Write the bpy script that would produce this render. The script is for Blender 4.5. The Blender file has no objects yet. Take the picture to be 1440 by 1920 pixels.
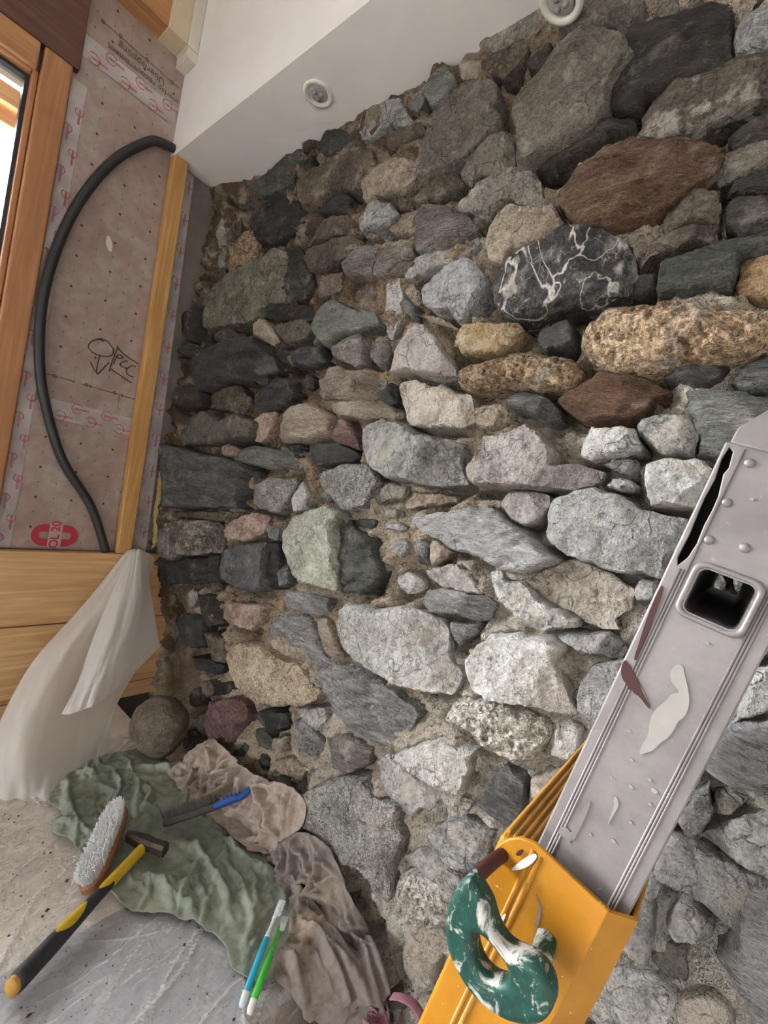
import bpy, bmesh, math, random
import numpy as np
from mathutils import Vector, Matrix
from mathutils.geometry import delaunay_2d_cdt

# ------------------------------------------------------------------ camera, world, light, exposure
SC = bpy.context.scene
COL = SC.collection
CAM_POS = Vector((1.80, -0.88, 1.60))
R_ = Vector((0.7620634, 0.62257598, 0.17792845))
D_ = Vector((0.14675644, 0.10156829, -0.98394432))
F_ = Vector((-0.63065199, 0.7759401, -0.01396556))
cam = bpy.data.cameras.new('camera')
cam.sensor_fit = 'HORIZONTAL'
cam.sensor_width = 36.0
cam.lens = 20.627
cam.clip_start = 0.02
camo = bpy.data.objects.new('camera', cam)
COL.objects.link(camo)
m = Matrix.Identity(4)
for i in range(3):
    m[i][0] = R_[i]
    m[i][1] = -D_[i]
    m[i][2] = -F_[i]
    m[i][3] = CAM_POS[i]
camo.matrix_world = m
SC.camera = camo

world = bpy.data.worlds.new('overcast_sky')
SC.world = world
world.use_nodes = True
bg = world.node_tree.nodes['Background']
# overcast sky above, dull ground below the horizon
wt = world.node_tree
tcw = wt.nodes.new('ShaderNodeTexCoord')
spw = wt.nodes.new('ShaderNodeSeparateXYZ')
rpw = wt.nodes.new('ShaderNodeValToRGB')
rpw.color_ramp.elements[0].position = 0.48
rpw.color_ramp.elements[0].color = (0.22, 0.22, 0.20, 1)
rpw.color_ramp.elements[1].position = 0.54
rpw.color_ramp.elements[1].color = (0.985, 0.985, 1.0, 1)
mpw = wt.nodes.new('ShaderNodeMapRange')
mpw.inputs['From Min'].default_value = -1
mpw.inputs['From Max'].default_value = 1
wt.links.new(tcw.outputs['Generated'], spw.inputs[0])
wt.links.new(spw.outputs[2], mpw.inputs[0])
wt.links.new(mpw.outputs[0], rpw.inputs[0])
wt.links.new(rpw.outputs[0], bg.inputs[0])
bg.inputs[1].default_value = 6.0

def window_portal(name, loc, rot, sx, sy):
    l = bpy.data.lights.new(name, 'AREA')
    l.shape = 'RECTANGLE'
    l.size, l.size_y = sx, sy
    l.cycles.is_portal = True
    o = bpy.data.objects.new(name, l)
    o.location = loc
    o.rotation_euler = rot
    COL.objects.link(o)
# daylight enters through the openings in the left wall; the one behind the camera is added fill
WIN_A = (-2.34, -0.64, 1.29, 2.68)
WIN_B = (-4.00, -2.55, 0.40, 2.60)
WIN_FILL = (0.30, 1.80, 0.20, 1.70)
window_portal('daylight_window_a', (-0.12, (WIN_A[0] + WIN_A[1]) / 2, (WIN_A[2] + WIN_A[3]) / 2), (0, -math.pi / 2, 0), WIN_A[3] - WIN_A[2], WIN_A[1] - WIN_A[0])
window_portal('daylight_window_b', (-0.12, (WIN_B[0] + WIN_B[1]) / 2, (WIN_B[2] + WIN_B[3]) / 2), (0, -math.pi / 2, 0), WIN_B[3] - WIN_B[2], WIN_B[1] - WIN_B[0])
window_portal('fill_window_portal', ((WIN_FILL[0] + WIN_FILL[1]) / 2, -5.12, (WIN_FILL[2] + WIN_FILL[3]) / 2), (math.pi / 2, 0, 0), WIN_FILL[1] - WIN_FILL[0], WIN_FILL[3] - WIN_FILL[2])

vs = SC.view_settings
vs.view_transform = 'Standard'
vs.look = 'None'
vs.gamma = 1.0
vs.use_curve_mapping = False
vs.exposure = 2.32
SC.cycles.use_denoising = True
SC.cycles.max_bounces = 6
SC.cycles.diffuse_bounces = 3
SC.cycles.glossy_bounces = 2
SC.cycles.adaptive_threshold = 0.1
SC.cycles.adaptive_min_samples = 14
SC.cycles.use_light_tree = False
SC.cycles.transparent_max_bounces = 12
SC.cycles.sample_clamp_indirect = 6.0

# ------------------------------------------------------------------ helpers
random.seed(3)
RNG = np.random.default_rng(11)

def _hash3(ix, iy, iz, seed):
    h = (ix * 374761393 + iy * 668265263 + iz * 2147483647 * 3 + seed * 1274126177) & 0xFFFFFFFF
    h = ((h ^ (h >> 13)) * 1274126177) & 0xFFFFFFFF
    h = ((h ^ (h >> 16)) * 2246822519) & 0xFFFFFFFF
    return ((h ^ (h >> 15)) & 0xFFFFFF) / float(0xFFFFFF)

def vnoise(p, seed=0):
    """value noise in -1..1 on an (n,3) array"""
    p = np.asarray(p, float)
    i = np.floor(p).astype(np.int64)
    f = p - i
    f = f * f * f * (f * (f * 6 - 15) + 10)
    out = 0
    for dx in (0, 1):
        wx = f[:, 0] if dx else 1 - f[:, 0]
        for dy in (0, 1):
            wy = f[:, 1] if dy else 1 - f[:, 1]
            for dz in (0, 1):
                wz = f[:, 2] if dz else 1 - f[:, 2]
                out = out + wx * wy * wz * _hash3(i[:, 0] + dx, i[:, 1] + dy, i[:, 2] + dz, seed)
    return out * 2 - 1

def fbm(p, octv=4, seed=0, gain=0.5):
    p = np.asarray(p, float)
    a, s, t = 1.0, 0, 0
    for k in range(octv):
        s = s + a * vnoise(p * 2 ** k + 17.3 * k, seed + k)
        t += a
        a *= gain
    return s / t

def inside_poly(poly, pts):
    r = np.zeros(len(pts), bool)
    n = len(poly)
    u, v = pts[:, 0], pts[:, 1]
    for i in range(n):
        a, b = poly[i], poly[(i + 1) % n]
        if a[1] == b[1]:
            continue
        r ^= ((a[1] > v) != (b[1] > v)) & (u < (b[0] - a[0]) * (v - a[1]) / (b[1] - a[1]) + a[0])
    return r

def edge_dist(poly, pts):
    d = np.full(len(pts), 1e9)
    for i in range(len(poly)):
        a, b = poly[i], poly[(i + 1) % len(poly)]
        ab = b - a
        t = np.clip(((pts - a) @ ab) / max(ab @ ab, 1e-12), 0, 1)
        d = np.minimum(d, np.hypot(*(pts - a - t[:, None] * ab).T))
    return d

def resample(poly, ds):
    out = []
    for i in range(len(poly)):
        a, b = poly[i], poly[(i + 1) % len(poly)]
        n = max(1, int(round(np.hypot(*(b - a)) / ds)))
        for k in range(n):
            out.append(a + (b - a) * k / n)
    return np.array(out)

def chaikin(poly, q=0.2):
    out = []
    for i in range(len(poly)):
        a, b = poly[i], poly[(i + 1) % len(poly)]
        out += [a + (b - a) * q, a + (b - a) * (1 - q)]
    return np.array(out)

def tri_poly(bound, s, rng):
    """triangulate the inside of a closed outline with inner points about s apart; outline points come first"""
    lo, hi = bound.min(0), bound.max(0)
    xs = np.arange(lo[0], hi[0], s)
    ys = np.arange(lo[1], hi[1], s * 0.866)
    g = np.array([(x + (s / 2 if j % 2 else 0), y) for j, y in enumerate(ys) for x in xs])
    if len(g):
        g = g + rng.uniform(-0.22, 0.22, g.shape) * s
        g = g[inside_poly(bound, g)]
    if len(g):
        g = g[edge_dist(bound, g) > 0.55 * s]
    allp = np.vstack([bound, g]) if len(g) else bound
    n = len(bound)
    vs_, es_, fs_, _, _, _ = delaunay_2d_cdt([Vector(p) for p in allp], [(i, (i + 1) % n) for i in range(n)], [], 1, 1e-7)
    return np.array([(v.x, v.y) for v in vs_]), [tuple(f) for f in fs_]

MATS = {}

def add_obj(name, me, parent=None, mat=None, label=None, cat=None, group=None, kind=None):
    o = bpy.data.objects.new(name, me)
    COL.objects.link(o)
    if mat is not None and me is not None:
        me.materials.append(mat if not isinstance(mat, str) else MATS[mat])
    if parent is not None:
        o.parent = parent
    if label:
        o['label'] = label
    if cat:
        o['category'] = cat
    if group:
        o['group'] = group
    if kind:
        o['kind'] = kind
    return o

def mesh_from(name, verts, faces, smooth=False):
    me = bpy.data.meshes.new(name)
    me.from_pydata([tuple(v) for v in verts], [], [tuple(f) for f in faces])
    me.update()
    if smooth:
        me.polygons.foreach_set('use_smooth', [True] * len(me.polygons))
    return me

def bm_to(name, bm, smooth=False):
    me = bpy.data.meshes.new(name)
    bmesh.ops.recalc_face_normals(bm, faces=bm.faces)
    bm.to_mesh(me)
    bm.free()
    if smooth:
        me.polygons.foreach_set('use_smooth', [True] * len(me.polygons))
    return me

def bm_box(bm, lo, hi, mtx=None):
    lo, hi = Vector(lo), Vector(hi)
    vs_ = [bm.verts.new((x, y, z)) for x in (lo.x, hi.x) for y in (lo.y, hi.y) for z in (lo.z, hi.z)]
    for f in ((0, 1, 3, 2), (4, 6, 7, 5), (0, 4, 5, 1), (2, 3, 7, 6), (0, 2, 6, 4), (1, 5, 7, 3)):
        bm.faces.new([vs_[i] for i in f])
    if mtx is not None:
        bmesh.ops.transform(bm, matrix=mtx, verts=vs_)
    return vs_

def box_mesh(name, lo, hi, bevel=0.0, seg=2, mtx=None):
    bm = bmesh.new()
    bm_box(bm, lo, hi)
    if bevel:
        bmesh.ops.bevel(bm, geom=list(bm.edges), offset=bevel, segments=seg, affect='EDGES', profile=0.5)
    if mtx is not None:
        bm.transform(mtx)
    return bm_to(name, bm)

def sweep(name, pts, rad, n=10, caps=True, squash=None, up=None):
    """tube along points; rad number or list; squash gives (a,b) factors"""
    P = [Vector(p) for p in pts]
    rads = rad if isinstance(rad, (list, tuple, np.ndarray)) else [rad] * len(P)
    verts, faces = [], []
    prev = None
    for i, p in enumerate(P):
        t = (P[min(i + 1, len(P) - 1)] - P[max(i - 1, 0)]).normalized()
        if prev is None:
            ref = Vector(up) if up is not None else (Vector((0, 0, 1)) if abs(t.z) < 0.9 else Vector((1, 0, 0)))
            nrm = (ref - t * ref.dot(t)).normalized()
        else:
            nrm = (prev - t * prev.dot(t)).normalized()
        prev = nrm
        b = t.cross(nrm)
        sa, sb = squash if squash else (1, 1)
        for k in range(n):
            a = 2 * math.pi * k / n
            verts.append(p + nrm * (math.cos(a) * rads[i] * sa) + b * (math.sin(a) * rads[i] * sb))
    for i in range(len(P) - 1):
        for k in range(n):
            faces.append((i * n + k, i * n + (k + 1) % n, (i + 1) * n + (k + 1) % n, (i + 1) * n + k))
    if caps:
        faces.append(tuple(range(n))[::-1])
        faces.append(tuple((len(P) - 1) * n + k for k in range(n)))
    return mesh_from(name, verts, faces, True)

def smooth_path(pts, n=8):
    P = [np.array(p, float) for p in pts]
    out = []
    for i in range(len(P) - 1):
        p0, p1, p2, p3 = P[max(i - 1, 0)], P[i], P[i + 1], P[min(i + 2, len(P) - 1)]
        for k in range(n):
            t = k / n
            out.append(0.5 * ((2 * p1) + (-p0 + p2) * t + (2 * p0 - 5 * p1 + 4 * p2 - p3) * t * t + (-p0 + 3 * p1 - 3 * p2 + p3) * t ** 3))
    out.append(P[-1])
    return out

def curve_plate(name, outlines, half, bevel=0.0, mtx=None, res=2, smooth_sp=False):
    """flat plate from closed 2D outlines (holes by even-odd), thickened both ways"""
    cu = bpy.data.curves.new(name, 'CURVE')
    cu.dimensions = '2D'
    cu.fill_mode = 'BOTH'
    cu.extrude = max(half - bevel, 0)
    cu.bevel_depth = bevel
    cu.offset = -bevel
    cu.bevel_resolution = res
    for o in outlines:
        sp = cu.splines.new('POLY')
        pts = o
        if smooth_sp:
            pts = [p for p in chaikin(chaikin(np.array(o, float), 0.25), 0.25)]
        sp.points.add(len(pts) - 1)
        for q, p in zip(sp.points, pts):
            q.co = (p[0], p[1], 0, 1)
        sp.use_cyclic_u = True
    ob = bpy.data.objects.new(name, cu)
    me = bpy.data.meshes.new_from_object(ob)
    bpy.data.objects.remove(ob)
    bpy.data.curves.remove(cu)
    me.name = name
    me.materials.clear()
    if mtx is not None:
        me.transform(mtx)
    return me

def text_mesh(name, body, size, mtx, extrude=0.0, bold=0.0):
    cu = bpy.data.curves.new(name, 'FONT')
    cu.body = body
    cu.size = size
    cu.extrude = extrude
    cu.offset = bold
    cu.align_x = 'CENTER'
    cu.align_y = 'CENTER'
    ob = bpy.data.objects.new(name, cu)
    me = bpy.data.meshes.new_from_object(ob)
    bpy.data.objects.remove(ob)
    bpy.data.curves.remove(cu)
    me.name = name
    me.materials.clear()
    me.transform(mtx)
    return me

# ------------------------------------------------------------------ materials
class NT:
    def __init__(self, name):
        self.m = bpy.data.materials.new(name)
        self.m.use_nodes = True
        self.t = self.m.node_tree
        self.b = self.t.nodes['Principled BSDF']
        self.out = self.t.nodes['Material Output']
        MATS[name] = self.m
    def n(self, typ, **kw):
        nd = self.t.nodes.new(typ)
        for k, v in kw.items():
            if k.startswith('i_'):
                nd.inputs[k[2:].replace('_', ' ')].default_value = v
            else:
                setattr(nd, k, v)
        return nd
    def link(self, a, b):
        self.t.links.new(a, b)
    def coords(self, rand=False, scale=(1, 1, 1), rot=(0, 0, 0)):
        tc = self.n('ShaderNodeTexCoord')
        mp = self.n('ShaderNodeMapping')
        mp.inputs['Scale'].default_value = scale
        mp.inputs['Rotation'].default_value = rot
        self.link(tc.outputs['Object'], mp.inputs['Vector'])
        if rand:
            oi = self.n('ShaderNodeObjectInfo')
            mu = self.n('ShaderNodeMath', operation='MULTIPLY')
            mu.inputs[1].default_value = 37.0
            self.link(oi.outputs['Random'], mu.inputs[0])
            cb = self.n('ShaderNodeCombineXYZ')
            for k in range(3):
                self.link(mu.outputs[0], cb.inputs[k])
            self.link(cb.outputs[0], mp.inputs['Location'])
        return mp.outputs['Vector']
    def noise(self, vec, scale, detail=4, rough=0.55, dist=0.0):
        nd = self.n('ShaderNodeTexNoise')
        nd.inputs['Scale'].default_value = scale
        nd.inputs['Detail'].default_value = detail
        nd.inputs['Roughness'].default_value = rough
        nd.inputs['Distortion'].default_value = dist
        self.link(vec, nd.inputs['Vector'])
        return nd.outputs['Fac']
    def ramp(self, fac, stops):
        r = self.n('ShaderNodeValToRGB')
        cr = r.color_ramp
        while len(cr.elements) < len(stops):
            cr.elements.new(0.5)
        for e, (p, c) in zip(cr.elements, stops):
            e.position = p
            e.color = (c[0], c[1], c[2], 1) if isinstance(c, (tuple, list)) else (c, c, c, 1)
        self.link(fac, r.inputs['Fac'])
        return r.outputs['Color']
    def mix(self, fac, a, b, mode='MIX'):
        nd = self.n('ShaderNodeMix', data_type='RGBA', blend_type=mode)
        if isinstance(fac, (int, float)):
            nd.inputs[0].default_value = fac
        else:
            self.link(fac, nd.inputs[0])
        for s, v in ((6, a), (7, b)):
            if isinstance(v, (tuple, list)):
                nd.inputs[s].default_value = (v[0], v[1], v[2], 1)
            else:
                self.link(v, nd.inputs[s])
        return nd.outputs[2]
    def math(self, op, a, b=0.0, c=None):
        nd = self.n('ShaderNodeMath', operation=op)
        for k, v in enumerate((a, b) if c is None else (a, b, c)):
            if isinstance(v, (int, float)):
                nd.inputs[k].default_value = v
            else:
                self.link(v, nd.inputs[k])
        return nd.outputs[0]
    def bump(self, height, strength=0.5, dist=0.003, prev=None):
        b = self.n('ShaderNodeBump')
        b.inputs['Strength'].default_value = strength
        b.inputs['Distance'].default_value = dist
        self.link(height, b.inputs['Height'])
        if prev is not None:
            self.link(prev, b.inputs['Normal'])
        return b.outputs['Normal']
    def done(self, col, rough=0.6, normal=None, metal=0.0, spec=0.5):
        if isinstance(col, (tuple, list)):
            self.b.inputs['Base Color'].default_value = (col[0], col[1], col[2], 1)
        else:
            self.link(col, self.b.inputs['Base Color'])
        if isinstance(rough, (int, float)):
            self.b.inputs['Roughness'].default_value = rough
        else:
            self.link(rough, self.b.inputs['Roughness'])
        self.b.inputs['Metallic'].default_value = metal
        self.b.inputs['Specular IOR Level'].default_value = spec
        if normal is not None:
            self.link(normal, self.b.inputs['Normal'])
        return self.m

def S(r, g, b):
    """sRGB 0..255 to linear"""
    f = lambda c: (c / 255) / 12.92 if c / 255 <= 0.04045 else ((c / 255 + 0.055) / 1.055) ** 2.4
    return (f(r), f(g), f(b))

def plain(name, col, rough=0.6, metal=0.0, var=0.12, scale=40, bump=0.0, spec=0.5):
    t = NT(name)
    v = t.coords()
    nz = t.noise(v, scale, 5)
    c = t.ramp(nz, [(0.3, tuple(x * (1 - var) for x in col)), (0.7, tuple(min(1, x * (1 + var)) for x in col))])
    nm = t.bump(nz, bump, 0.002) if bump else None
    return t.done(c, rough, nm, metal, spec)

def wood(name, light, dark, axis=1, scale=1.0, rough=0.55, knots=False):
    t = NT(name)
    sc = [14.0, 14.0, 14.0]
    sc[axis] = 0.9
    v = t.coords(scale=tuple(s * scale for s in sc))
    a = t.noise(v, 2.2, 6, 0.6, 1.2)
    sc2 = [120.0, 120.0, 120.0]
    sc2[axis] = 3.0
    v2 = t.coords(scale=tuple(s * scale for s in sc2))
    b = t.noise(v2, 1.0, 3)
    f = t.math('ADD', t.math('MULTIPLY', a, 0.7), t.math('MULTIPLY', b, 0.3))
    c = t.ramp(f, [(0.32, dark), (0.5, tuple((x + y) / 2 for x, y in zip(light, dark))), (0.62, light)])
    v3 = t.coords()
    st = t.noise(v3, 3.0, 3)
    c = t.mix(t.ramp(st, [(0.45, 0.0), (0.7, 0.5)]), c, dark)
    if knots:
        kv = t.n('ShaderNodeTexVoronoi', feature='F1')
        kv.inputs['Scale'].default_value = 1.0
        t.link(t.coords(scale=(2.0, 3.4, 7.0)), kv.inputs['Vector'])
        kd = t.math('ADD', kv.outputs['Distance'], t.math('MULTIPLY', a, 0.05))
        c = t.mix(t.ramp(kd, [(0.085, 0.85), (0.12, 0.0)]), c, tuple(x * 0.45 for x in dark))
        rings = t.math('SINE', t.math('MULTIPLY', kd, 95.0))
        rf = t.math('MULTIPLY', t.ramp(kd, [(0.12, 0.45), (0.42, 0.0)]), t.math('MULTIPLY_ADD', rings, 0.5, 0.5))
        c = t.mix(rf, c, tuple(x * 0.75 for x in dark))
    return t.done(c, rough, t.bump(f, 0.15, 0.002))

def stone_mat(name, cols, kind='rough', wet=0.0, spk=0.35):
    """cols = (dark, mid, light)"""
    t = NT(name)
    v = t.coords(rand=True)
    if kind == 'leaf':
        vs_ = t.coords(rand=True, scale=(1.0, 1.0, 5.0), rot=(0.1, 0.5, 0.0))
    elif kind == 'streak':
        vs_ = t.coords(rand=True, scale=(0.8, 1.0, 4.0), rot=(0, 0.35, 0))
    else:
        vs_ = v
    big = t.noise(vs_, 9, 2, 0.6, 0.6)
    mid = t.noise(vs_, 46, 4, 0.72, 0.4)
    fine = t.noise(v, 280, 2, 0.75)
    d, md, l = cols
    grain = t.noise(vs_ if kind in ('leaf', 'streak') else v, 130, 3, 0.8, 0.2)
    f = t.math('ADD', t.math('MULTIPLY', big, 0.50), t.math('MULTIPLY', mid, 0.50))
    f = t.math('ADD', t.math('MULTIPLY', f, 0.62), t.math('MULTIPLY', grain, 0.38))
    c = t.ramp(f, [(0.40, d), (0.50, md), (0.59, l)])
    dark_s = t.ramp(fine, [(0.34, 1.0), (0.46, 0.0)])
    light_s = t.ramp(fine, [(0.58, 0.0), (0.68, 1.0)])
    c = t.mix(t.math('MULTIPLY', dark_s, spk), c, tuple(x * 0.3 for x in d))
    c = t.mix(t.math('MULTIPLY', light_s, spk * 0.8), c, tuple(min(1, x * 1.5) for x in l))
    # hairline cracks, and lime mortar smeared on in patches
    wv = t.n('ShaderNodeTexVoronoi', feature='DISTANCE_TO_EDGE')
    wv.inputs['Scale'].default_value = 16
    dv = t.n('ShaderNodeVectorMath', operation='ADD')
    t.link(vs_, dv.inputs[0])
    nc = t.n('ShaderNodeTexNoise')
    nc.inputs['Scale'].default_value = 14
    nc.inputs['Detail'].default_value = 2
    t.link(v, nc.inputs['Vector'])
    sc_ = t.n('ShaderNodeVectorMath', operation='SCALE')
    sc_.inputs['Scale'].default_value = 0.12
    t.link(nc.outputs['Color'], sc_.inputs[0])
    t.link(sc_.outputs[0], dv.inputs[1])
    t.link(dv.outputs[0], wv.inputs['Vector'])
    crack = t.ramp(wv.outputs['Distance'], [(0.0, 0.0), (0.035, 1.0)])
    cmask = t.ramp(t.noise(v, 11, 2), [(0.46, 0.0), (0.58, 1.0)])
    ck = t.math('MULTIPLY', t.math('SUBTRACT', 1.0, crack), cmask)
    c = t.mix(t.math('MULTIPLY', ck, 0.55), c, tuple(x * 0.35 for x in d))
    lime = t.ramp(t.noise(v, 17, 4, 0.7), [(0.56, 0.0), (0.66, 0.75 if not wet else 0.3)])
    c = t.mix(lime, c, S(182, 174, 162))
    oi = t.n('ShaderNodeObjectInfo')
    br = t.math('MULTIPLY_ADD', oi.outputs['Random'], 0.3, 0.85)
    hs = t.n('ShaderNodeHueSaturation')
    hs.inputs['Saturation'].default_value = 0.8
    t.link(br, hs.inputs['Value'])
    t.link(c, hs.inputs['Color'])
    c = hs.outputs['Color']
    nm = t.bump(fine, 0.6, 0.0015)
    nm = t.bump(grain, 0.8 if kind != 'smooth' else 0.4, 0.006, nm)
    nm = t.bump(mid, 0.9 if kind != 'smooth' else 0.45, 0.012, nm)
    nm = t.bump(t.math('SUBTRACT', 1.0, ck), 0.6, 0.004, nm)
    if kind == 'tufa':
        vo = t.n('ShaderNodeTexVoronoi', feature='SMOOTH_F1')
        vo.inputs['Scale'].default_value = 75
        t.link(v, vo.inputs['Vector'])
        pit = t.ramp(vo.outputs['Distance'], [(0.12, 0.0), (0.45, 1.0)])
        pit2 = t.ramp(t.noise(v, 110, 4, 0.7), [(0.36, 0.0), (0.5, 1.0)])
        pp = t.math('MULTIPLY', pit, pit2)
        nm = t.bump(pp, 0.9, 0.008, nm)
        c = t.mix(t.ramp(pp, [(0.0, 0.6), (0.45, 0.0)]), c, tuple(x * 0.4 for x in d))
    if kind == 'vein':
        v2 = t.coords(rand=False, scale=(1.0, 1.0, 0.6), rot=(0, 0.25, 0))
        w1 = t.noise(v2, 7, 3, 0.5, 1.5)
        ln = t.math('ABSOLUTE', t.math('SUBTRACT', w1, 0.5))
        w2 = t.noise(v2, 19, 3, 0.5, 1.0)
        ln2 = t.math('ABSOLUTE', t.math('SUBTRACT', w2, 0.5))
        f1 = t.ramp(ln, [(0.004, 0.9), (0.016, 0.0)])
        f2 = t.ramp(ln2, [(0.0, 0.6), (0.008, 0.0)])
        wp_ = t.ramp(t.noise(v2, 12, 4, 0.6), [(0.60, 0.0), (0.66, 0.8)])
        c = t.mix(wp_, c, S(186, 180, 174))
        c = t.mix(f1, c, S(202, 198, 192))
        c = t.mix(f2, c, S(170, 168, 164))
    r = 0.88 if not wet else t.ramp(mid, [(0.35, 0.85 - wet), (0.65, 0.9 - wet * 0.4)])
    return t.done(c, r, nm, 0.0, 0.4 if not wet else 0.55)

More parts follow.
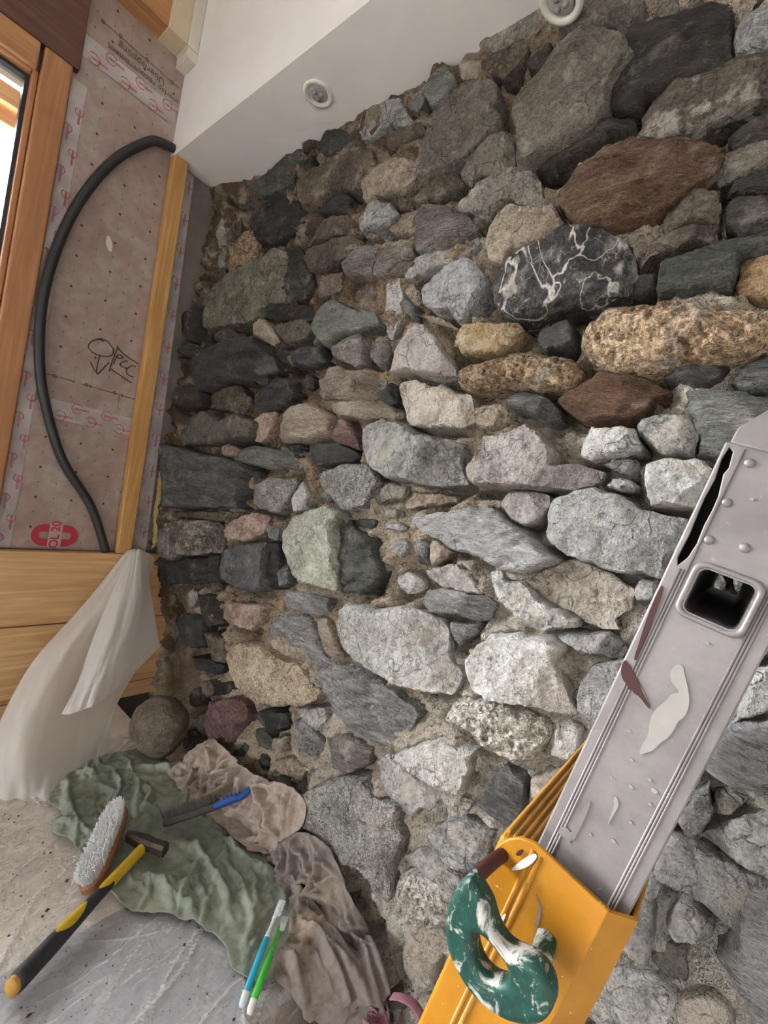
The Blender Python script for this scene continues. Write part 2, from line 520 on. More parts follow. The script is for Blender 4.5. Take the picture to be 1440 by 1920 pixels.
STONES = """
l 18 737,2716 794,2725 851,2716 878,2668 896,2631 861,2631 844,2618 797,2629 765,2669
g 22 860,2713 917,2690 962,2633 981,2604 933,2602 898,2634
n 25 1057,2714 1084,2684 1107,2647 1081,2626 1038,2618 1004,2661 1014,2690
n 15 964,2700 993,2707 1009,2675 1001,2648 985,2627 955,2654
e 20 1139,2726 1181,2727 1253,2721 1297,2712 1321,2673 1301,2659 1257,2668 1206,2664 1167,2690
b 25 1173,2671 1222,2658 1280,2652 1291,2623 1265,2601 1243,2584 1198,2616 1176,2639
c 18 1101,2693 1139,2690 1167,2667 1172,2626 1127,2642 1104,2666
b 30 897,2594 969,2582 1021,2579 1036,2548 987,2540 917,2531
N 24 620,2719 697,2696 771,2640 783,2615 764,2607 697,2624 626,2647 596,2687
b 50 714,2594 811,2578 868,2552 891,2512 855,2483 855,2451 774,2472 732,2477 688,2451 597,2466 580,2500 550,2543 530,2567 596,2584
N 22 430,2724 503,2715 522,2664 496,2637 494,2594 343,2605 247,2596 127,2637 74,2682 220,2683 349,2692
c 50 861,2459 882,2493 937,2499 993,2489 1042,2458 1053,2410 1010,2395 954,2405 913,2404 878,2402
E 60 1155,2593 1227,2571 1249,2552 1252,2519 1247,2501 1271,2473 1278,2438 1255,2430 1232,2416 1205,2396 1157,2395 1120,2395 1097,2381 1064,2398 1054,2467 1062,2519 1093,2556 1126,2576
E 55 1284,2431 1313,2416 1325,2344 1288,2344 1244,2347 1222,2337 1196,2366 1203,2397 1229,2420 1252,2432
E 85 1286,2518 1318,2546 1343,2560 1375,2575 1415,2560 1463,2532 1509,2495 1529,2452 1505,2416 1503,2379 1490,2352 1459,2339 1417,2331 1378,2319 1344,2321 1327,2394 1308,2438 1290,2485
q 60 1373,2333 1404,2351 1451,2358 1487,2369 1536,2365 1548,2343 1515,2333 1481,2322 1453,2317 1415,2308 1376,2315
E 50 1361,2617 1361,2650 1392,2647 1422,2648 1494,2605 1526,2570 1520,2554 1502,2530 1445,2573 1401,2597
q 65 1512,2508 1537,2521 1561,2514 1590,2523 1621,2517 1662,2492 1670,2440 1672,2414 1675,2387 1657,2379 1632,2374 1608,2386 1583,2375 1564,2373 1554,2361 1509,2376 1491,2437 1500,2466
g 60 1719,2453 1687,2455 1687,2439 1675,2429 1672,2412 1680,2389 1698,2382 1730,2373
B 60 1567,2377 1583,2377 1604,2390 1631,2376 1663,2379 1678,2385 1699,2379 1731,2371 1741,2302 1706,2306 1675,2294 1650,2290 1619,2291 1588,2295 1565,2313 1554,2353
q 45 1688,2278 1712,2287 1743,2287 1750,2241 1710,2244 1694,2250
E 45 1677,2214 1691,2241 1716,2244 1750,2239 1756,2199 1726,2195 1707,2195 1687,2193
q 40 1707,2194 1726,2194 1756,2198 1762,2161 1717,2169 1702,2169
x 75 1467,2283 1498,2295 1521,2297 1555,2297 1583,2288 1600,2274 1651,2257 1684,2240 1692,2227 1682,2210 1671,2195 1638,2180 1618,2167 1588,2160 1564,2157 1538,2152 1506,2168 1459,2196 1433,2229 1433,2254
b 50 1624,2187 1660,2191 1693,2179 1700,2153 1700,2128 1661,2136 1629,2128 1621,2154
b 45 1627,2128 1661,2137 1697,2129 1701,2103 1682,2100 1652,2098 1626,2097 1611,2096 1596,2076 1592,2091 1607,2122
c 18 1515,2184 1551,2189 1609,2198 1622,2145 1601,2138 1588,2094 1574,2135
q 45 1703,2153 1715,2164 1762,2155 1772,2091 1741,2095 1709,2124
N 65 1628,2052 1633,2073 1669,2078 1702,2087 1739,2085 1772,2080 1776,2054 1738,2057 1735,2027 1734,2011 1712,2019 1673,2022 1632,2028
y 50 1738,2061 1776,2061 1786,1993 1746,2003 1736,2021
o 85 1531,1935 1533,1973 1559,2006 1584,2010 1632,2002 1646,2009 1678,2005 1709,1992 1726,1981 1758,1976 1788,1964 1795,1917 1760,1909 1735,1901 1702,1895 1663,1894 1626,1892 1607,1888 1567,1903 1544,1923
v 75 1330,2078 1334,2116 1353,2139 1380,2147 1428,2157 1461,2169 1488,2166 1506,2165 1536,2149 1568,2122 1587,2101 1597,2067 1590,2051 1589,2031 1553,2023 1526,2027 1489,2026 1432,2012 1377,2017 1345,2043
q 30 1580,2048 1593,2074 1622,2068 1625,2040 1603,2033 1574,2035
c 60 1295,2225 1307,2258 1336,2264 1367,2246 1392,2233 1435,2226 1456,2189 1425,2167 1395,2156 1351,2152 1343,2135 1310,2150 1296,2170
e 60 1183,2304 1227,2309 1243,2326 1277,2330 1309,2338 1351,2330 1377,2310 1394,2281 1404,2251 1396,2237 1335,2266 1307,2260 1291,2249 1285,2244 1250,2263 1205,2285
m 55 1082,2306 1100,2331 1139,2313 1179,2295 1221,2274 1260,2233 1223,2219 1183,2211 1138,2215 1098,2218 1084,2245 1084,2284
l 28 1086,2220 1128,2230 1201,2235 1241,2240 1262,2214 1237,2192 1177,2178 1120,2173 1063,2162 1050,2180
u 65 1144,2106 1168,2136 1206,2156 1245,2169 1275,2150 1296,2117 1308,2107 1296,2075 1279,2045 1262,2019 1232,2050 1184,2059 1154,2076
c 25 1067,2135 1087,2154 1113,2128 1125,2093 1105,2092
c 22 1111,2076 1160,2066 1241,2028 1235,2021 1165,2046
Y 55 1248,2000 1271,2019 1323,2015 1394,2011 1410,1993 1399,1968 1394,1952 1343,1945 1282,1948 1249,1976
d 50 1436,1990 1464,1999 1497,2002 1510,1986 1512,1958 1493,1948 1460,1946 1445,1959
o 70 1285,1891 1281,1909 1297,1925 1356,1936 1429,1939 1455,1939 1506,1925 1532,1902 1535,1892 1526,1868 1483,1868 1436,1871 1381,1871 1302,1870 1286,1886
d 35 730,2483 776,2476 816,2444 811,2408 743,2416 665,2441 664,2466
b 40 694,2414 807,2395 880,2348 867,2322 814,2340 709,2338 647,2342 627,2370 695,2390
b 50 634,2282 667,2319 745,2322 832,2326 883,2303 906,2271 794,2264 771,2241 693,2249
g 55 863,2357 891,2367 895,2387 938,2393 980,2370 1018,2331 992,2318 962,2305 907,2324 894,2313
b 45 1053,2360 1092,2380 1106,2408 1161,2396 1205,2350 1187,2337 1136,2338 1065,2343
b 30 983,2379 1007,2392 1042,2371 1042,2348 1005,2348
c 30 956,2323 1014,2345 1072,2346 1058,2316 1061,2285 1002,2297
c 25 882,2337 901,2343 944,2321 918,2309 887,2317
m 40 949,2223 962,2249 1013,2262 1067,2249 1082,2219 1024,2212 1003,2189 956,2194
m 40 820,2258 867,2278 916,2281 947,2271 950,2238 945,2203 842,2213
b 30 1027,2211 1060,2218 1087,2205 1060,2178 1001,2186
k 35 269,2573 431,2562 556,2515 611,2456 584,2413 478,2396 343,2438 270,2514
b 22 67,2596 141,2592 196,2557 207,2497 136,2491 94,2526
o 40 264,2500 359,2479 344,2432 351,2377 313,2363 206,2346 169,2367 177,2436 236,2478
M 75 511,2352 564,2340 585,2285 587,2223 602,2170 488,2162 460,2125 285,2134 212,2134 110,2146 51,2257 160,2290 360,2329
q 45 538,2361 611,2351 666,2289 722,2213 685,2171 585,2177 562,2239
e 35 9,2633 75,2615 138,2478 148,2390 66,2401 20,2539
b 25 35,2390 135,2387 154,2352 72,2341
k 35 439,2169 495,2184 686,2151 742,2123 705,2107 556,2123 467,2147
c 45 405,2115 459,2141 509,2126 602,2050 562,2042 447,2079
E 40 541,2115 702,2109 735,2078 720,2044 641,2036 572,2085
k 35 54,2096 75,2132 155,2134 183,2074 101,2057
b 30 121,2154 257,2144 321,2111 238,2090 153,2119
b 25 671,2247 813,2239 830,2186 740,2170
q 87 4,2201 100,2229 129,2143 87,2087 13,2115
q 94 4,2089 138,2069 169,2027 25,2032
d 107 4,2015 224,2014 356,2050 457,2061 564,2033 634,1982 643,1953 609,1930 608,1906 398,1923 302,1896 216,1892 86,1947
N 35 531,2034 581,2038 653,2020 651,1982 572,1970
d 55 669,2007 811,2015 842,1967 776,1956 687,1970
k 30 526,1962 592,1978 680,1970 602,1944 537,1943
d 60 512,1843 553,1886 563,1920 638,1930 706,1919 749,1873 726,1850 652,1834 574,1817
b 45 173,1889 206,1909 315,1915 417,1917 469,1874 463,1820 343,1829 218,1839
E 85 72,1763 122,1805 217,1825 296,1816 396,1783 485,1811 574,1786 571,1732 385,1710 131,1687 95,1727
q 96 4,1902 100,1915 244,1885 246,1846 132,1827 41,1838
p 45 515,1776 547,1800 597,1826 644,1826 639,1796 621,1745 583,1726 535,1738
t 65 665,1781 692,1825 792,1848 875,1830 924,1804 924,1765 853,1748 730,1734 688,1749
n 55 461,1664 472,1701 554,1714 748,1706 797,1681 804,1655 673,1652 543,1653
p 40 362,1698 407,1719 453,1699 455,1672 395,1671
b 30 117,1690 325,1713 375,1668 225,1672
j 103 4,1688 132,1684 338,1663 542,1654 592,1638 566,1597 570,1563 565,1534 587,1510 398,1488 76,1443
p 35 477,1602 523,1637 581,1616 586,1582 546,1565 509,1582
c 35 464,1540 500,1559 539,1537 540,1502 504,1495
s 60 603,1547 613,1590 725,1627 810,1632 810,1589 793,1564 765,1532 730,1520 661,1526 606,1535
l 50 801,1542 805,1589 830,1628 862,1596 870,1549 808,1536
d 50 827,1734 958,1741 1022,1716 999,1697 943,1682 858,1678
s 60 896,1651 934,1669 993,1688 1071,1694 1118,1659 1088,1590 1038,1569 1009,1572 972,1599 927,1615
s 30 894,1599 923,1613 949,1592 921,1581
r 50 903,1796 940,1811 966,1805 1013,1753 1019,1730 979,1735 936,1747 905,1763
k 35 688,1730 769,1737 809,1723 754,1704
n 60 756,2069 787,2126 815,2145 869,2126 916,2100 996,2086 1013,2052 940,2044 870,2040 867,2008 829,2007 794,2038
m 60 864,1997 895,2023 951,2038 987,2007 993,1958 975,1938 932,1955 881,1970
m 45 1002,1993 1021,2012 1051,2012 1068,1977 1058,1931 1017,1954 1002,1975
P 65 1093,1943 1090,1995 1112,2038 1144,2037 1179,2017 1215,1983 1254,1943 1280,1901 1202,1911 1141,1924 1090,1921
l 25 1017,2064 1008,2124 990,2179 1021,2201 1052,2141 1079,2083 1059,2058 1047,2012 1029,2035
j 35 1064,2114 1087,2111 1117,2084 1114,2061 1086,2078
t 60 794,1926 852,1943 904,1947 1056,1920 1058,1897 1044,1860 1005,1854 862,1863 823,1887
t 50 861,1851 929,1855 989,1854 1064,1842 1092,1835 1132,1820 1037,1808 960,1812 895,1829
k 45 1045,1871 1077,1887 1085,1900 1103,1896 1117,1856 1099,1843 1061,1857
C 30 1097,1904 1177,1903 1217,1889 1229,1901 1270,1875 1305,1863 1322,1811 1292,1798 1208,1796 1153,1801 1127,1846
g 75 1029,1780 1049,1794 1099,1804 1174,1792 1200,1775 1314,1759 1322,1751 1317,1717 1341,1674 1222,1659 1148,1664 1115,1676 1084,1699 1061,1721 1051,1750
e 45 1076,1593 1081,1624 1121,1658 1195,1654 1194,1625 1141,1609 1086,1588
c 40 1180,1636 1208,1650 1246,1644 1308,1649 1313,1638 1267,1617 1200,1599
e 30 1094,1584 1117,1597 1179,1596 1187,1579 1148,1573
u 35 1139,1554 1165,1565 1202,1562 1200,1551 1152,1547
w 75 819,1482 842,1528 877,1541 954,1575 1006,1570 1025,1552 993,1527 1026,1489 1027,1434 1051,1375 995,1365 915,1362 860,1397 832,1436
N 55 981,1547 1030,1548 1101,1520 1125,1505 1172,1448 1154,1406 1117,1379 1040,1369 1012,1427 1011,1486 977,1525
d 35 1011,1539 1059,1558 1115,1563 1116,1543 1060,1534
d 30 1076,1510 1118,1521 1142,1506 1120,1478 1092,1483
e 28 1142,1463 1165,1472 1194,1473 1190,1455 1163,1449
g 40 1230,1532 1250,1542 1277,1535 1280,1492 1259,1487
c 40 1276,1541 1303,1544 1336,1529 1294,1491
P 35 1274,1475 1311,1495 1354,1511 1385,1495 1420,1460 1391,1456 1341,1450 1298,1459
f 50 1289,1408 1303,1441 1367,1452 1426,1460 1453,1452 1445,1423 1419,1405 1376,1408 1314,1392
f 50 1362,1383 1426,1403 1426,1385 1397,1348 1383,1357
L 75 1076,1329 1089,1352 1185,1367 1257,1392 1347,1392 1366,1373 1381,1321 1413,1295 1408,1253 1339,1241 1288,1222 1210,1228 1151,1230 1095,1256 1081,1281
f 50 818,1283 842,1312 921,1333 1005,1339 1015,1300 964,1280 864,1273
f 50 771,1163 808,1214 846,1252 954,1277 988,1245 1028,1196 1053,1175 1008,1153 955,1191 908,1175 863,1194
t 40 971,1275 1010,1286 1059,1247 1093,1211 1057,1202 1005,1226
p 55 565,1157 575,1207 644,1231 776,1252 754,1193 728,1161 616,1147
U 75 512,1305 534,1367 629,1407 738,1433 740,1381 764,1300 698,1275 564,1274 534,1289
k 45 719,1409 764,1434 803,1403 805,1310 744,1299
U 45 783,1367 817,1398 858,1339 814,1320
p 55 494,1426 539,1469 632,1506 688,1506 691,1449 644,1419 530,1397
u 35 675,1447 699,1485 746,1479 744,1439
h 85 35,1279 75,1336 125,1386 222,1416 422,1444 478,1430 471,1349 339,1312 194,1261 65,1264
b 51 4,1416 290,1464 540,1496 503,1463 372,1442 164,1415
k 60 47,1165 53,1209 193,1261 489,1341 495,1292 531,1265 307,1199 144,1158
b 30 381,1217 477,1251 501,1230 456,1209
q 35 366,1175 464,1207 541,1178 542,1125 468,1089 412,1118
d 40 259,1073 359,1107 440,1090 479,1029 400,992 303,988
b 40 463,1074 577,1089 626,1084 607,1017 540,1001
k 30 361,949 494,992 592,1001 556,961 409,923
S 75 656,1056 666,1101 714,1134 780,1141 868,1141 937,1144 1010,1116 1047,1108 1047,1090 976,1046 883,1006 799,989 719,999 676,1022
c 30 731,1127 823,1174 908,1172 972,1180 958,1153 898,1124 826,1120
r 55 542,809 568,882 702,952 759,952 775,919 731,878 741,827 620,776 564,775
k 40 560,911 581,946 659,977 680,960 617,917
k 45 786,930 835,971 918,997 933,970 886,925 835,929
l 45 955,1031 1056,1072 1072,1048 1047,1006 1002,1016
g 40 956,991 994,1015 1066,993 1077,951 1057,936 1004,938
c 35 882,903 932,935 947,898 895,872
c 35 901,852 967,893 1031,900 1021,857 938,834
j 40 849,775 889,812 965,835 1013,826 999,796 922,782
g 35 1038,888 1058,912 1081,920 1079,871 1053,854
m 55 1090,1009 1137,1047 1197,1050 1224,1045 1226,1015 1190,977 1132,959 1108,993
N 30 675,745 763,839 817,842 809,822
f 50 1019,1151 1069,1187 1165,1204 1224,1198 1305,1190 1326,1176 1319,1147 1297,1114 1262,1069 1232,1064 1169,1061 1121,1071 1078,1079 1040,1110
L 65 1287,1071 1357,1135 1399,1163 1446,1164 1470,1171 1464,1148 1468,1124 1462,1094 1452,1078 1405,1068 1360,1063 1319,1070
l 40 1250,1039 1274,1058 1349,1050 1417,1053 1423,1010 1374,998 1366,973 1335,963 1297,970 1264,1000
s 75 1042,843 1128,928 1181,970 1224,983 1264,969 1328,983 1331,950 1354,931 1350,888 1344,850 1354,818 1350,795 1311,802 1272,805 1213,789 1155,789 1081,791 1063,821
T 45 1448,1051 1456,1072 1479,1082 1490,1073 1481,1044 1458,1031
g 65 1407,969 1430,1007 1477,1041 1535,1049 1529,1003 1514,968 1484,950 1439,938 1414,948
l 50 1356,888 1394,930 1414,931 1457,931 1498,934 1490,888 1481,876 1422,874 1383,870
T 75 1359,816 1360,854 1382,880 1423,889 1480,892 1488,870 1487,836 1464,818 1413,800 1379,802
C 35 1384,752 1419,779 1450,786 1480,799 1472,755 1460,680 1424,666 1398,673
C 40 1414,605 1432,643 1474,685 1472,608 1406,547
j 65 1408,1850 1430,1866 1465,1860 1490,1846 1507,1819 1492,1809 1454,1824 1414,1834
c 40 1331,1820 1355,1837 1389,1832 1410,1815 1396,1799 1364,1793 1337,1801
P 75 1347,1706 1365,1734 1373,1773 1428,1782 1459,1798 1489,1789 1505,1765 1518,1722 1547,1729 1570,1729 1604,1725 1604,1702 1564,1688 1455,1681 1372,1672 1355,1684
L 75 1563,1743 1566,1776 1575,1799 1613,1797 1641,1793 1652,1772 1651,1762 1626,1751 1587,1740
x 55 1502,1848 1524,1872 1567,1899 1614,1890 1655,1877 1675,1867 1659,1853 1647,1831 1631,1820 1606,1815 1565,1810 1536,1819
d 50 1657,1896 1687,1902 1734,1908 1747,1899 1741,1879 1727,1867 1695,1876 1668,1884
j 40 1752,1877 1766,1900 1797,1918 1805,1859 1772,1862
n 60 1697,1864 1744,1860 1805,1853 1820,1753 1757,1755 1724,1758 1727,1783 1715,1803 1706,1828
g 65 1638,1800 1648,1813 1681,1822 1708,1822 1718,1800 1729,1782 1724,1759 1692,1755 1670,1766 1648,1787
u 45 1595,1736 1610,1748 1649,1751 1653,1740 1649,1718 1626,1725
L 75 1670,1705 1666,1739 1692,1749 1729,1752 1753,1740 1747,1717 1737,1683 1683,1675 1676,1691
g 45 1609,1702 1615,1716 1631,1720 1659,1707 1658,1698 1639,1692 1614,1696
G 80 1526,1608 1529,1660 1567,1684 1599,1696 1625,1688 1675,1668 1734,1661 1728,1612 1713,1564 1667,1565 1614,1566 1570,1570 1539,1585
P 50 1429,1644 1441,1672 1483,1675 1520,1672 1519,1652 1507,1625 1485,1609 1457,1617
F 75 1238,1583 1255,1594 1307,1606 1367,1628 1417,1638 1444,1616 1484,1599 1511,1589 1537,1566 1555,1560 1513,1526 1473,1520 1424,1529 1372,1539 1319,1551 1261,1566
L 65 1433,1510 1450,1521 1473,1501 1504,1504 1537,1486 1572,1477 1609,1471 1612,1454 1595,1451 1557,1431 1523,1433 1495,1444 1471,1460 1449,1488
C 28 1512,1521 1562,1562 1588,1568 1634,1555 1678,1534 1678,1508 1654,1482 1667,1468 1642,1460 1601,1469 1563,1474 1531,1488
l 40 1675,1534 1684,1554 1708,1562 1706,1533 1685,1523
u 50 1572,1430 1593,1442 1629,1447 1653,1461 1682,1440 1677,1424 1651,1416 1608,1417
L 80 1426,1332 1445,1370 1466,1401 1520,1419 1576,1428 1595,1418 1591,1393 1608,1357 1631,1314 1598,1308 1547,1303 1492,1282 1457,1282 1435,1304
G 60 1626,1342 1629,1377 1641,1404 1663,1417 1692,1426 1686,1374 1664,1316 1632,1319
T 70 1391,1204 1413,1244 1446,1270 1488,1271 1542,1285 1597,1287 1599,1265 1586,1230 1560,1184 1532,1181 1510,1189 1476,1186 1453,1195 1413,1187
L 45 1595,1259 1598,1280 1614,1295 1641,1293 1645,1259 1627,1229 1601,1227
j 60 1497,1085 1507,1118 1525,1163 1563,1158 1579,1125 1571,1091 1554,1076 1528,1079
L 60 1826,1387 1830,1411 1834,1458 1858,1489 1866,1427 1845,1406
F 70 1804,1318 1818,1381 1845,1405 1868,1417 1878,1342 1858,1316 1833,1307 1809,1309
g 60 1786,1219 1804,1278 1815,1295 1824,1260 1808,1213
e 40 1821,1282 1844,1292 1859,1293 1840,1258 1827,1254
L 50 1816,1209 1840,1256 1886,1297 1898,1209 1866,1209 1838,1210
G 65 1770,1139 1775,1186 1789,1203 1829,1201 1867,1198 1891,1203 1874,1154 1871,1126 1839,1138 1815,1143 1787,1138
G 70 1750,1043 1759,1121 1779,1137 1782,1078 1787,1023 1789,994 1767,991 1745,988
L 70 1796,1088 1804,1110 1826,1128 1845,1121 1846,1100 1810,1072
e 25 1787,1003 1796,1033 1822,1054 1835,1001 1808,984
F 80 1896,1214 1875,1194 1869,1161 1870,1129 1856,1087 1867,1080 1881,1066 1894,1055 1900,1030 1920,1048
L 60 1723,893 1744,955 1777,978 1811,997 1822,996 1826,948 1721,851
C 45 1820,989 1848,1014 1875,1025 1890,997 1829,941
g 50 1720,1559 1746,1569 1772,1616 1791,1573 1760,1524 1726,1523
L 50 1758,1730 1789,1744 1821,1743 1833,1666 1779,1649 1759,1678
g 50 1787,1639 1835,1651 1845,1579 1804,1568
L 50 1699,1425 1730,1499 1780,1522 1800,1474 1763,1420 1712,1391
G 50 1794,1550 1846,1572 1856,1502 1819,1465
l 50 1674,1296 1707,1372 1772,1408 1792,1361 1761,1305 1694,1271
g 50 1676,1236 1757,1287 1793,1274 1765,1194 1691,1148
L 50 1585,1053 1687,1127 1763,1167 1751,1110 1656,1017 1576,998
g 50 1535,890 1626,986 1735,1074 1740,1001 1635,890 1528,814
L 50 1526,771 1622,861 1720,934 1706,879 1572,707 1509,685
C 40 1575,1169 1619,1211 1658,1232 1659,1178 1602,1098 1580,1114
c 17 1306,409 1308,431 1296,445 1276,457 1241,446 1242,431 1243,416 1265,401 1297,400
c 29 1306,605 1296,635 1284,638 1249,634 1239,614 1239,597 1253,577 1288,579 1301,588
b 29 490,694 466,726 443,725 419,697 421,673 444,663 482,670
g 28 1064,683 1059,715 1029,727 1000,707 1000,679 1021,663 1056,662
N 25 815,693 811,717 797,725 767,712 758,704 766,673 776,664 803,665
s 15 1199,677 1197,710 1163,723 1125,708 1130,680 1148,663 1181,662
b 27 479,818 487,840 478,862 459,874 434,864 418,840 430,815 439,804 463,808
c 22 944,675 946,698 915,720 886,720 869,699 870,688 901,667 929,665
b 15 648,697 633,720 599,718 574,703 569,680 596,663 644,680
l 17 1332,725 1325,735 1304,742 1278,733 1267,718 1285,690 1304,689 1324,701
e 21 1378,507 1369,518 1347,535 1324,535 1310,530 1304,510 1322,497 1339,491 1359,493
e 30 35,2312 23,2334 -7,2336 -17,2332 -25,2310 -13,2286 -1,2283 20,2295
E 31 37,1774 31,1793 4,1805 -24,1796 -37,1775 -22,1757 -1,1753 31,1758
b 16 40,1358 26,1377 -11,1374 -40,1348 -30,1335 -2,1314 31,1324
b 14 31,2685 30,2710 8,2731 -31,2715 -28,2696 -8,2665 9,2669
j 20 39,1485 19,1506 -7,1506 -33,1481 -19,1455 2,1449 23,1454
C 30 1387,624 1392,639 1370,661 1342,661 1325,649 1328,629 1333,616 1355,598 1377,608
k 14 32,1227 29,1246 10,1256 -22,1252 -31,1230 -19,1211 -1,1207 16,1211
e 20 531,770 523,789 516,792 491,796 476,778 476,760 490,744 508,742 526,750
b 15 734,694 720,722 693,722 668,709 674,669 706,656 723,666
q 26 594,2614 592,2646 580,2658 555,2663 537,2642 537,2627 548,2611 574,2602
b 23 966,2150 962,2164 928,2183 890,2170 881,2153 894,2136 925,2129 963,2134
b 14 34,2412 35,2437 6,2459 -10,2460 -39,2448 -34,2434 -8,2408 26,2405
b 28 545,889 539,912 513,926 488,913 479,890 496,874 529,874
L 29 1273,1434 1266,1449 1243,1460 1232,1463 1205,1446 1206,1434 1219,1420 1239,1409 1256,1418
E 26 34,1947 31,1972 17,1985 -11,1985 -26,1957 -24,1935 -5,1921 18,1920
g 24 353,1160 349,1177 316,1184 292,1173 287,1161 296,1137 306,1127 340,1122 350,1141
j 20 1007,723 1006,749 977,769 934,764 923,742 943,725 993,715
e 20 1611,2561 1597,2586 1570,2593 1548,2587 1536,2562 1568,2545 1584,2545
k 23 47,1143 35,1156 4,1178 -18,1176 -36,1163 -24,1143 1,1127 18,1127
N 27 881,879 866,900 830,904 815,901 799,890 801,870 829,860 864,863
C 27 1269,742 1264,765 1246,772 1221,774 1203,766 1193,747 1206,728 1243,722 1258,731
s 28 1132,722 1131,752 1103,768 1077,771 1057,760 1063,742 1097,719 1117,711
E 24 1385,2679 1390,2698 1374,2718 1351,2724 1331,2712 1322,2701 1331,2684 1360,2666 1371,2670
b 30 835,759 826,785 810,794 791,790 773,775 779,756 794,743 811,741 828,752
q 17 433,2373 426,2392 400,2397 386,2397 369,2380 368,2364 387,2360 405,2359 426,2367
b 28 569,704 551,722 536,731 503,719 504,698 514,686 556,688
g 16 30,1548 15,1569 -5,1577 -14,1565 -28,1557 -26,1533 -8,1519 16,1525 29,1541
q 23 1349,2602 1338,2617 1321,2618 1309,2618 1294,2599 1295,2590 1304,2578 1332,2577 1345,2581
q 31 33,2231 23,2253 3,2265 -20,2259 -26,2239 -5,2225 15,2222
q 26 663,2419 648,2434 628,2433 605,2424 607,2397 635,2389 651,2391
E 16 1105,2583 1096,2591 1075,2606 1042,2605 1022,2592 1023,2571 1042,2561 1071,2561 1095,2565
j 17 813,1483 810,1503 783,1518 769,1517 754,1511 756,1490 777,1479 801,1477
e 28 246,2056 236,2074 214,2074 191,2062 194,2041 213,2033 246,2038
b 23 574,1212 578,1229 556,1249 534,1254 516,1240 511,1227 512,1218 535,1206 561,1203
q 31 1730,2486 1729,2496 1717,2511 1694,2516 1686,2511 1679,2498 1686,2477 1697,2472 1714,2470
c 31 1295,542 1287,557 1280,560 1257,556 1248,549 1250,531 1258,520 1275,516 1293,522
g 30 1221,1506 1214,1530 1193,1534 1178,1527 1172,1504 1193,1487 1207,1489
q 30 388,2082 380,2100 361,2112 332,2108 332,2089 343,2076 378,2074
C 17 1540,647 1530,661 1510,665 1486,649 1492,636 1503,630 1533,638
f 16 1388,1205 1376,1215 1336,1221 1324,1215 1324,1198 1350,1180 1377,1188
e 20 104,2289 100,2308 86,2320 52,2328 42,2321 38,2310 49,2292 80,2281 99,2281
g 18 1583,957 1578,979 1539,987 1528,975 1522,956 1535,941 1569,944
d 30 788,1922 782,1930 762,1939 747,1934 722,1918 729,1907 741,1900 764,1898 780,1908
E 15 256,2555 243,2581 228,2583 212,2571 211,2559 227,2543 243,2541
C 29 1069,797 1068,802 1048,814 1015,807 1003,799 1011,782 1021,776 1041,770 1065,783
j 25 77,1722 69,1736 62,1741 46,1741 33,1736 28,1720 40,1704 51,1702 69,1706
N 24 880,813 878,826 852,841 838,843 813,836 817,822 823,815 854,800 868,803
b 30 581,2691 571,2710 561,2717 535,2717 521,2704 521,2689 527,2680 557,2679 574,2686
g 31 1400,545 1400,568 1380,584 1359,584 1343,570 1344,561 1359,546 1390,542
q 24 33,2379 19,2391 -1,2395 -24,2381 -26,2363 -9,2351 18,2351
b 24 666,1010 661,1025 644,1031 630,1025 619,1013 623,994 630,985 651,988 657,992
C 48 2475,2217 2458,2263 2413,2287 2382,2268 2352,2239 2379,2189 2429,2174 2465,2196
c 38 2482,835 2461,887 2364,918 2285,892 2242,832 2248,802 2320,748 2381,730 2476,774
C 62 2290,198 2286,219 2247,254 2237,264 2189,250 2166,222 2169,193 2170,174 2206,158 2225,151 2277,177
l 67 1753,178 1718,235 1642,253 1585,228 1565,202 1597,133 1664,126 1711,134
C 65 2407,2679 2383,2710 2297,2726 2261,2719 2219,2680 2247,2631 2297,2627 2371,2646
l 61 2556,1858 2523,1893 2488,1908 2438,1891 2405,1854 2406,1820 2465,1795 2482,1778 2537,1797
G 37 2499,1229 2474,1300 2420,1351 2362,1354 2317,1315 2295,1288 2308,1207 2345,1175 2390,1168 2486,1204
F 39 2183,2275 2153,2322 2076,2335 2011,2321 1984,2274 2009,2229 2072,2206 2174,2240
G 44 2205,1878 2194,1902 2162,1928 2112,1923 2080,1898 2076,1840 2105,1818 2136,1808 2189,1822
G 39 2091,518 2057,577 2002,590 1951,595 1887,579 1861,521 1859,499 1969,469 2025,468 2082,490
c 64 2562,459 2548,493 2528,515 2479,527 2456,514 2435,458 2447,430 2502,414 2529,410
e 59 2052,2674 2028,2742 1953,2779 1863,2775 1827,2718 1851,2659 1932,2627 2035,2628
c 40 2223,1518 2222,1555 2141,1607 2097,1601 2034,1577 2030,1558 2088,1508 2125,1492 2200,1495
g 39 1392,110 1380,193 1353,240 1277,247 1200,232 1166,164 1161,127 1239,64 1284,48 1370,77
j 67 2580,1556 2577,1585 2527,1614 2466,1607 2429,1603 2423,1581 2406,1531 2457,1509 2492,1497 2541,1506 2564,1518
C 37 2101,826 2085,863 2058,874 1963,869 1941,846 1927,805 1962,767 1997,751 2053,751 2096,780
F 47 2253,1046 2268,1088 2176,1151 2100,1170 2050,1152 2019,1111 2008,1083 2064,1032 2088,1021 2164,1013 2221,1016
l 47 2040,258 2019,299 1965,308 1903,305 1876,276 1864,239 1908,212 1981,210 2010,211
F 39 2612,116 2595,177 2556,202 2477,228 2418,207 2401,173 2403,138 2466,78 2488,80 2589,91
L 45 1735,423 1719,477 1659,532 1618,524 1560,497 1571,461 1585,417 1648,400 1707,416
G 40 2572,2481 2549,2518 2535,2530 2475,2544 2440,2525 2434,2481 2441,2457 2483,2426 2510,2415 2549,2440
L 68 2344,549 2312,609 2283,616 2238,624 2206,577 2205,520 2235,490 2273,489 2322,505
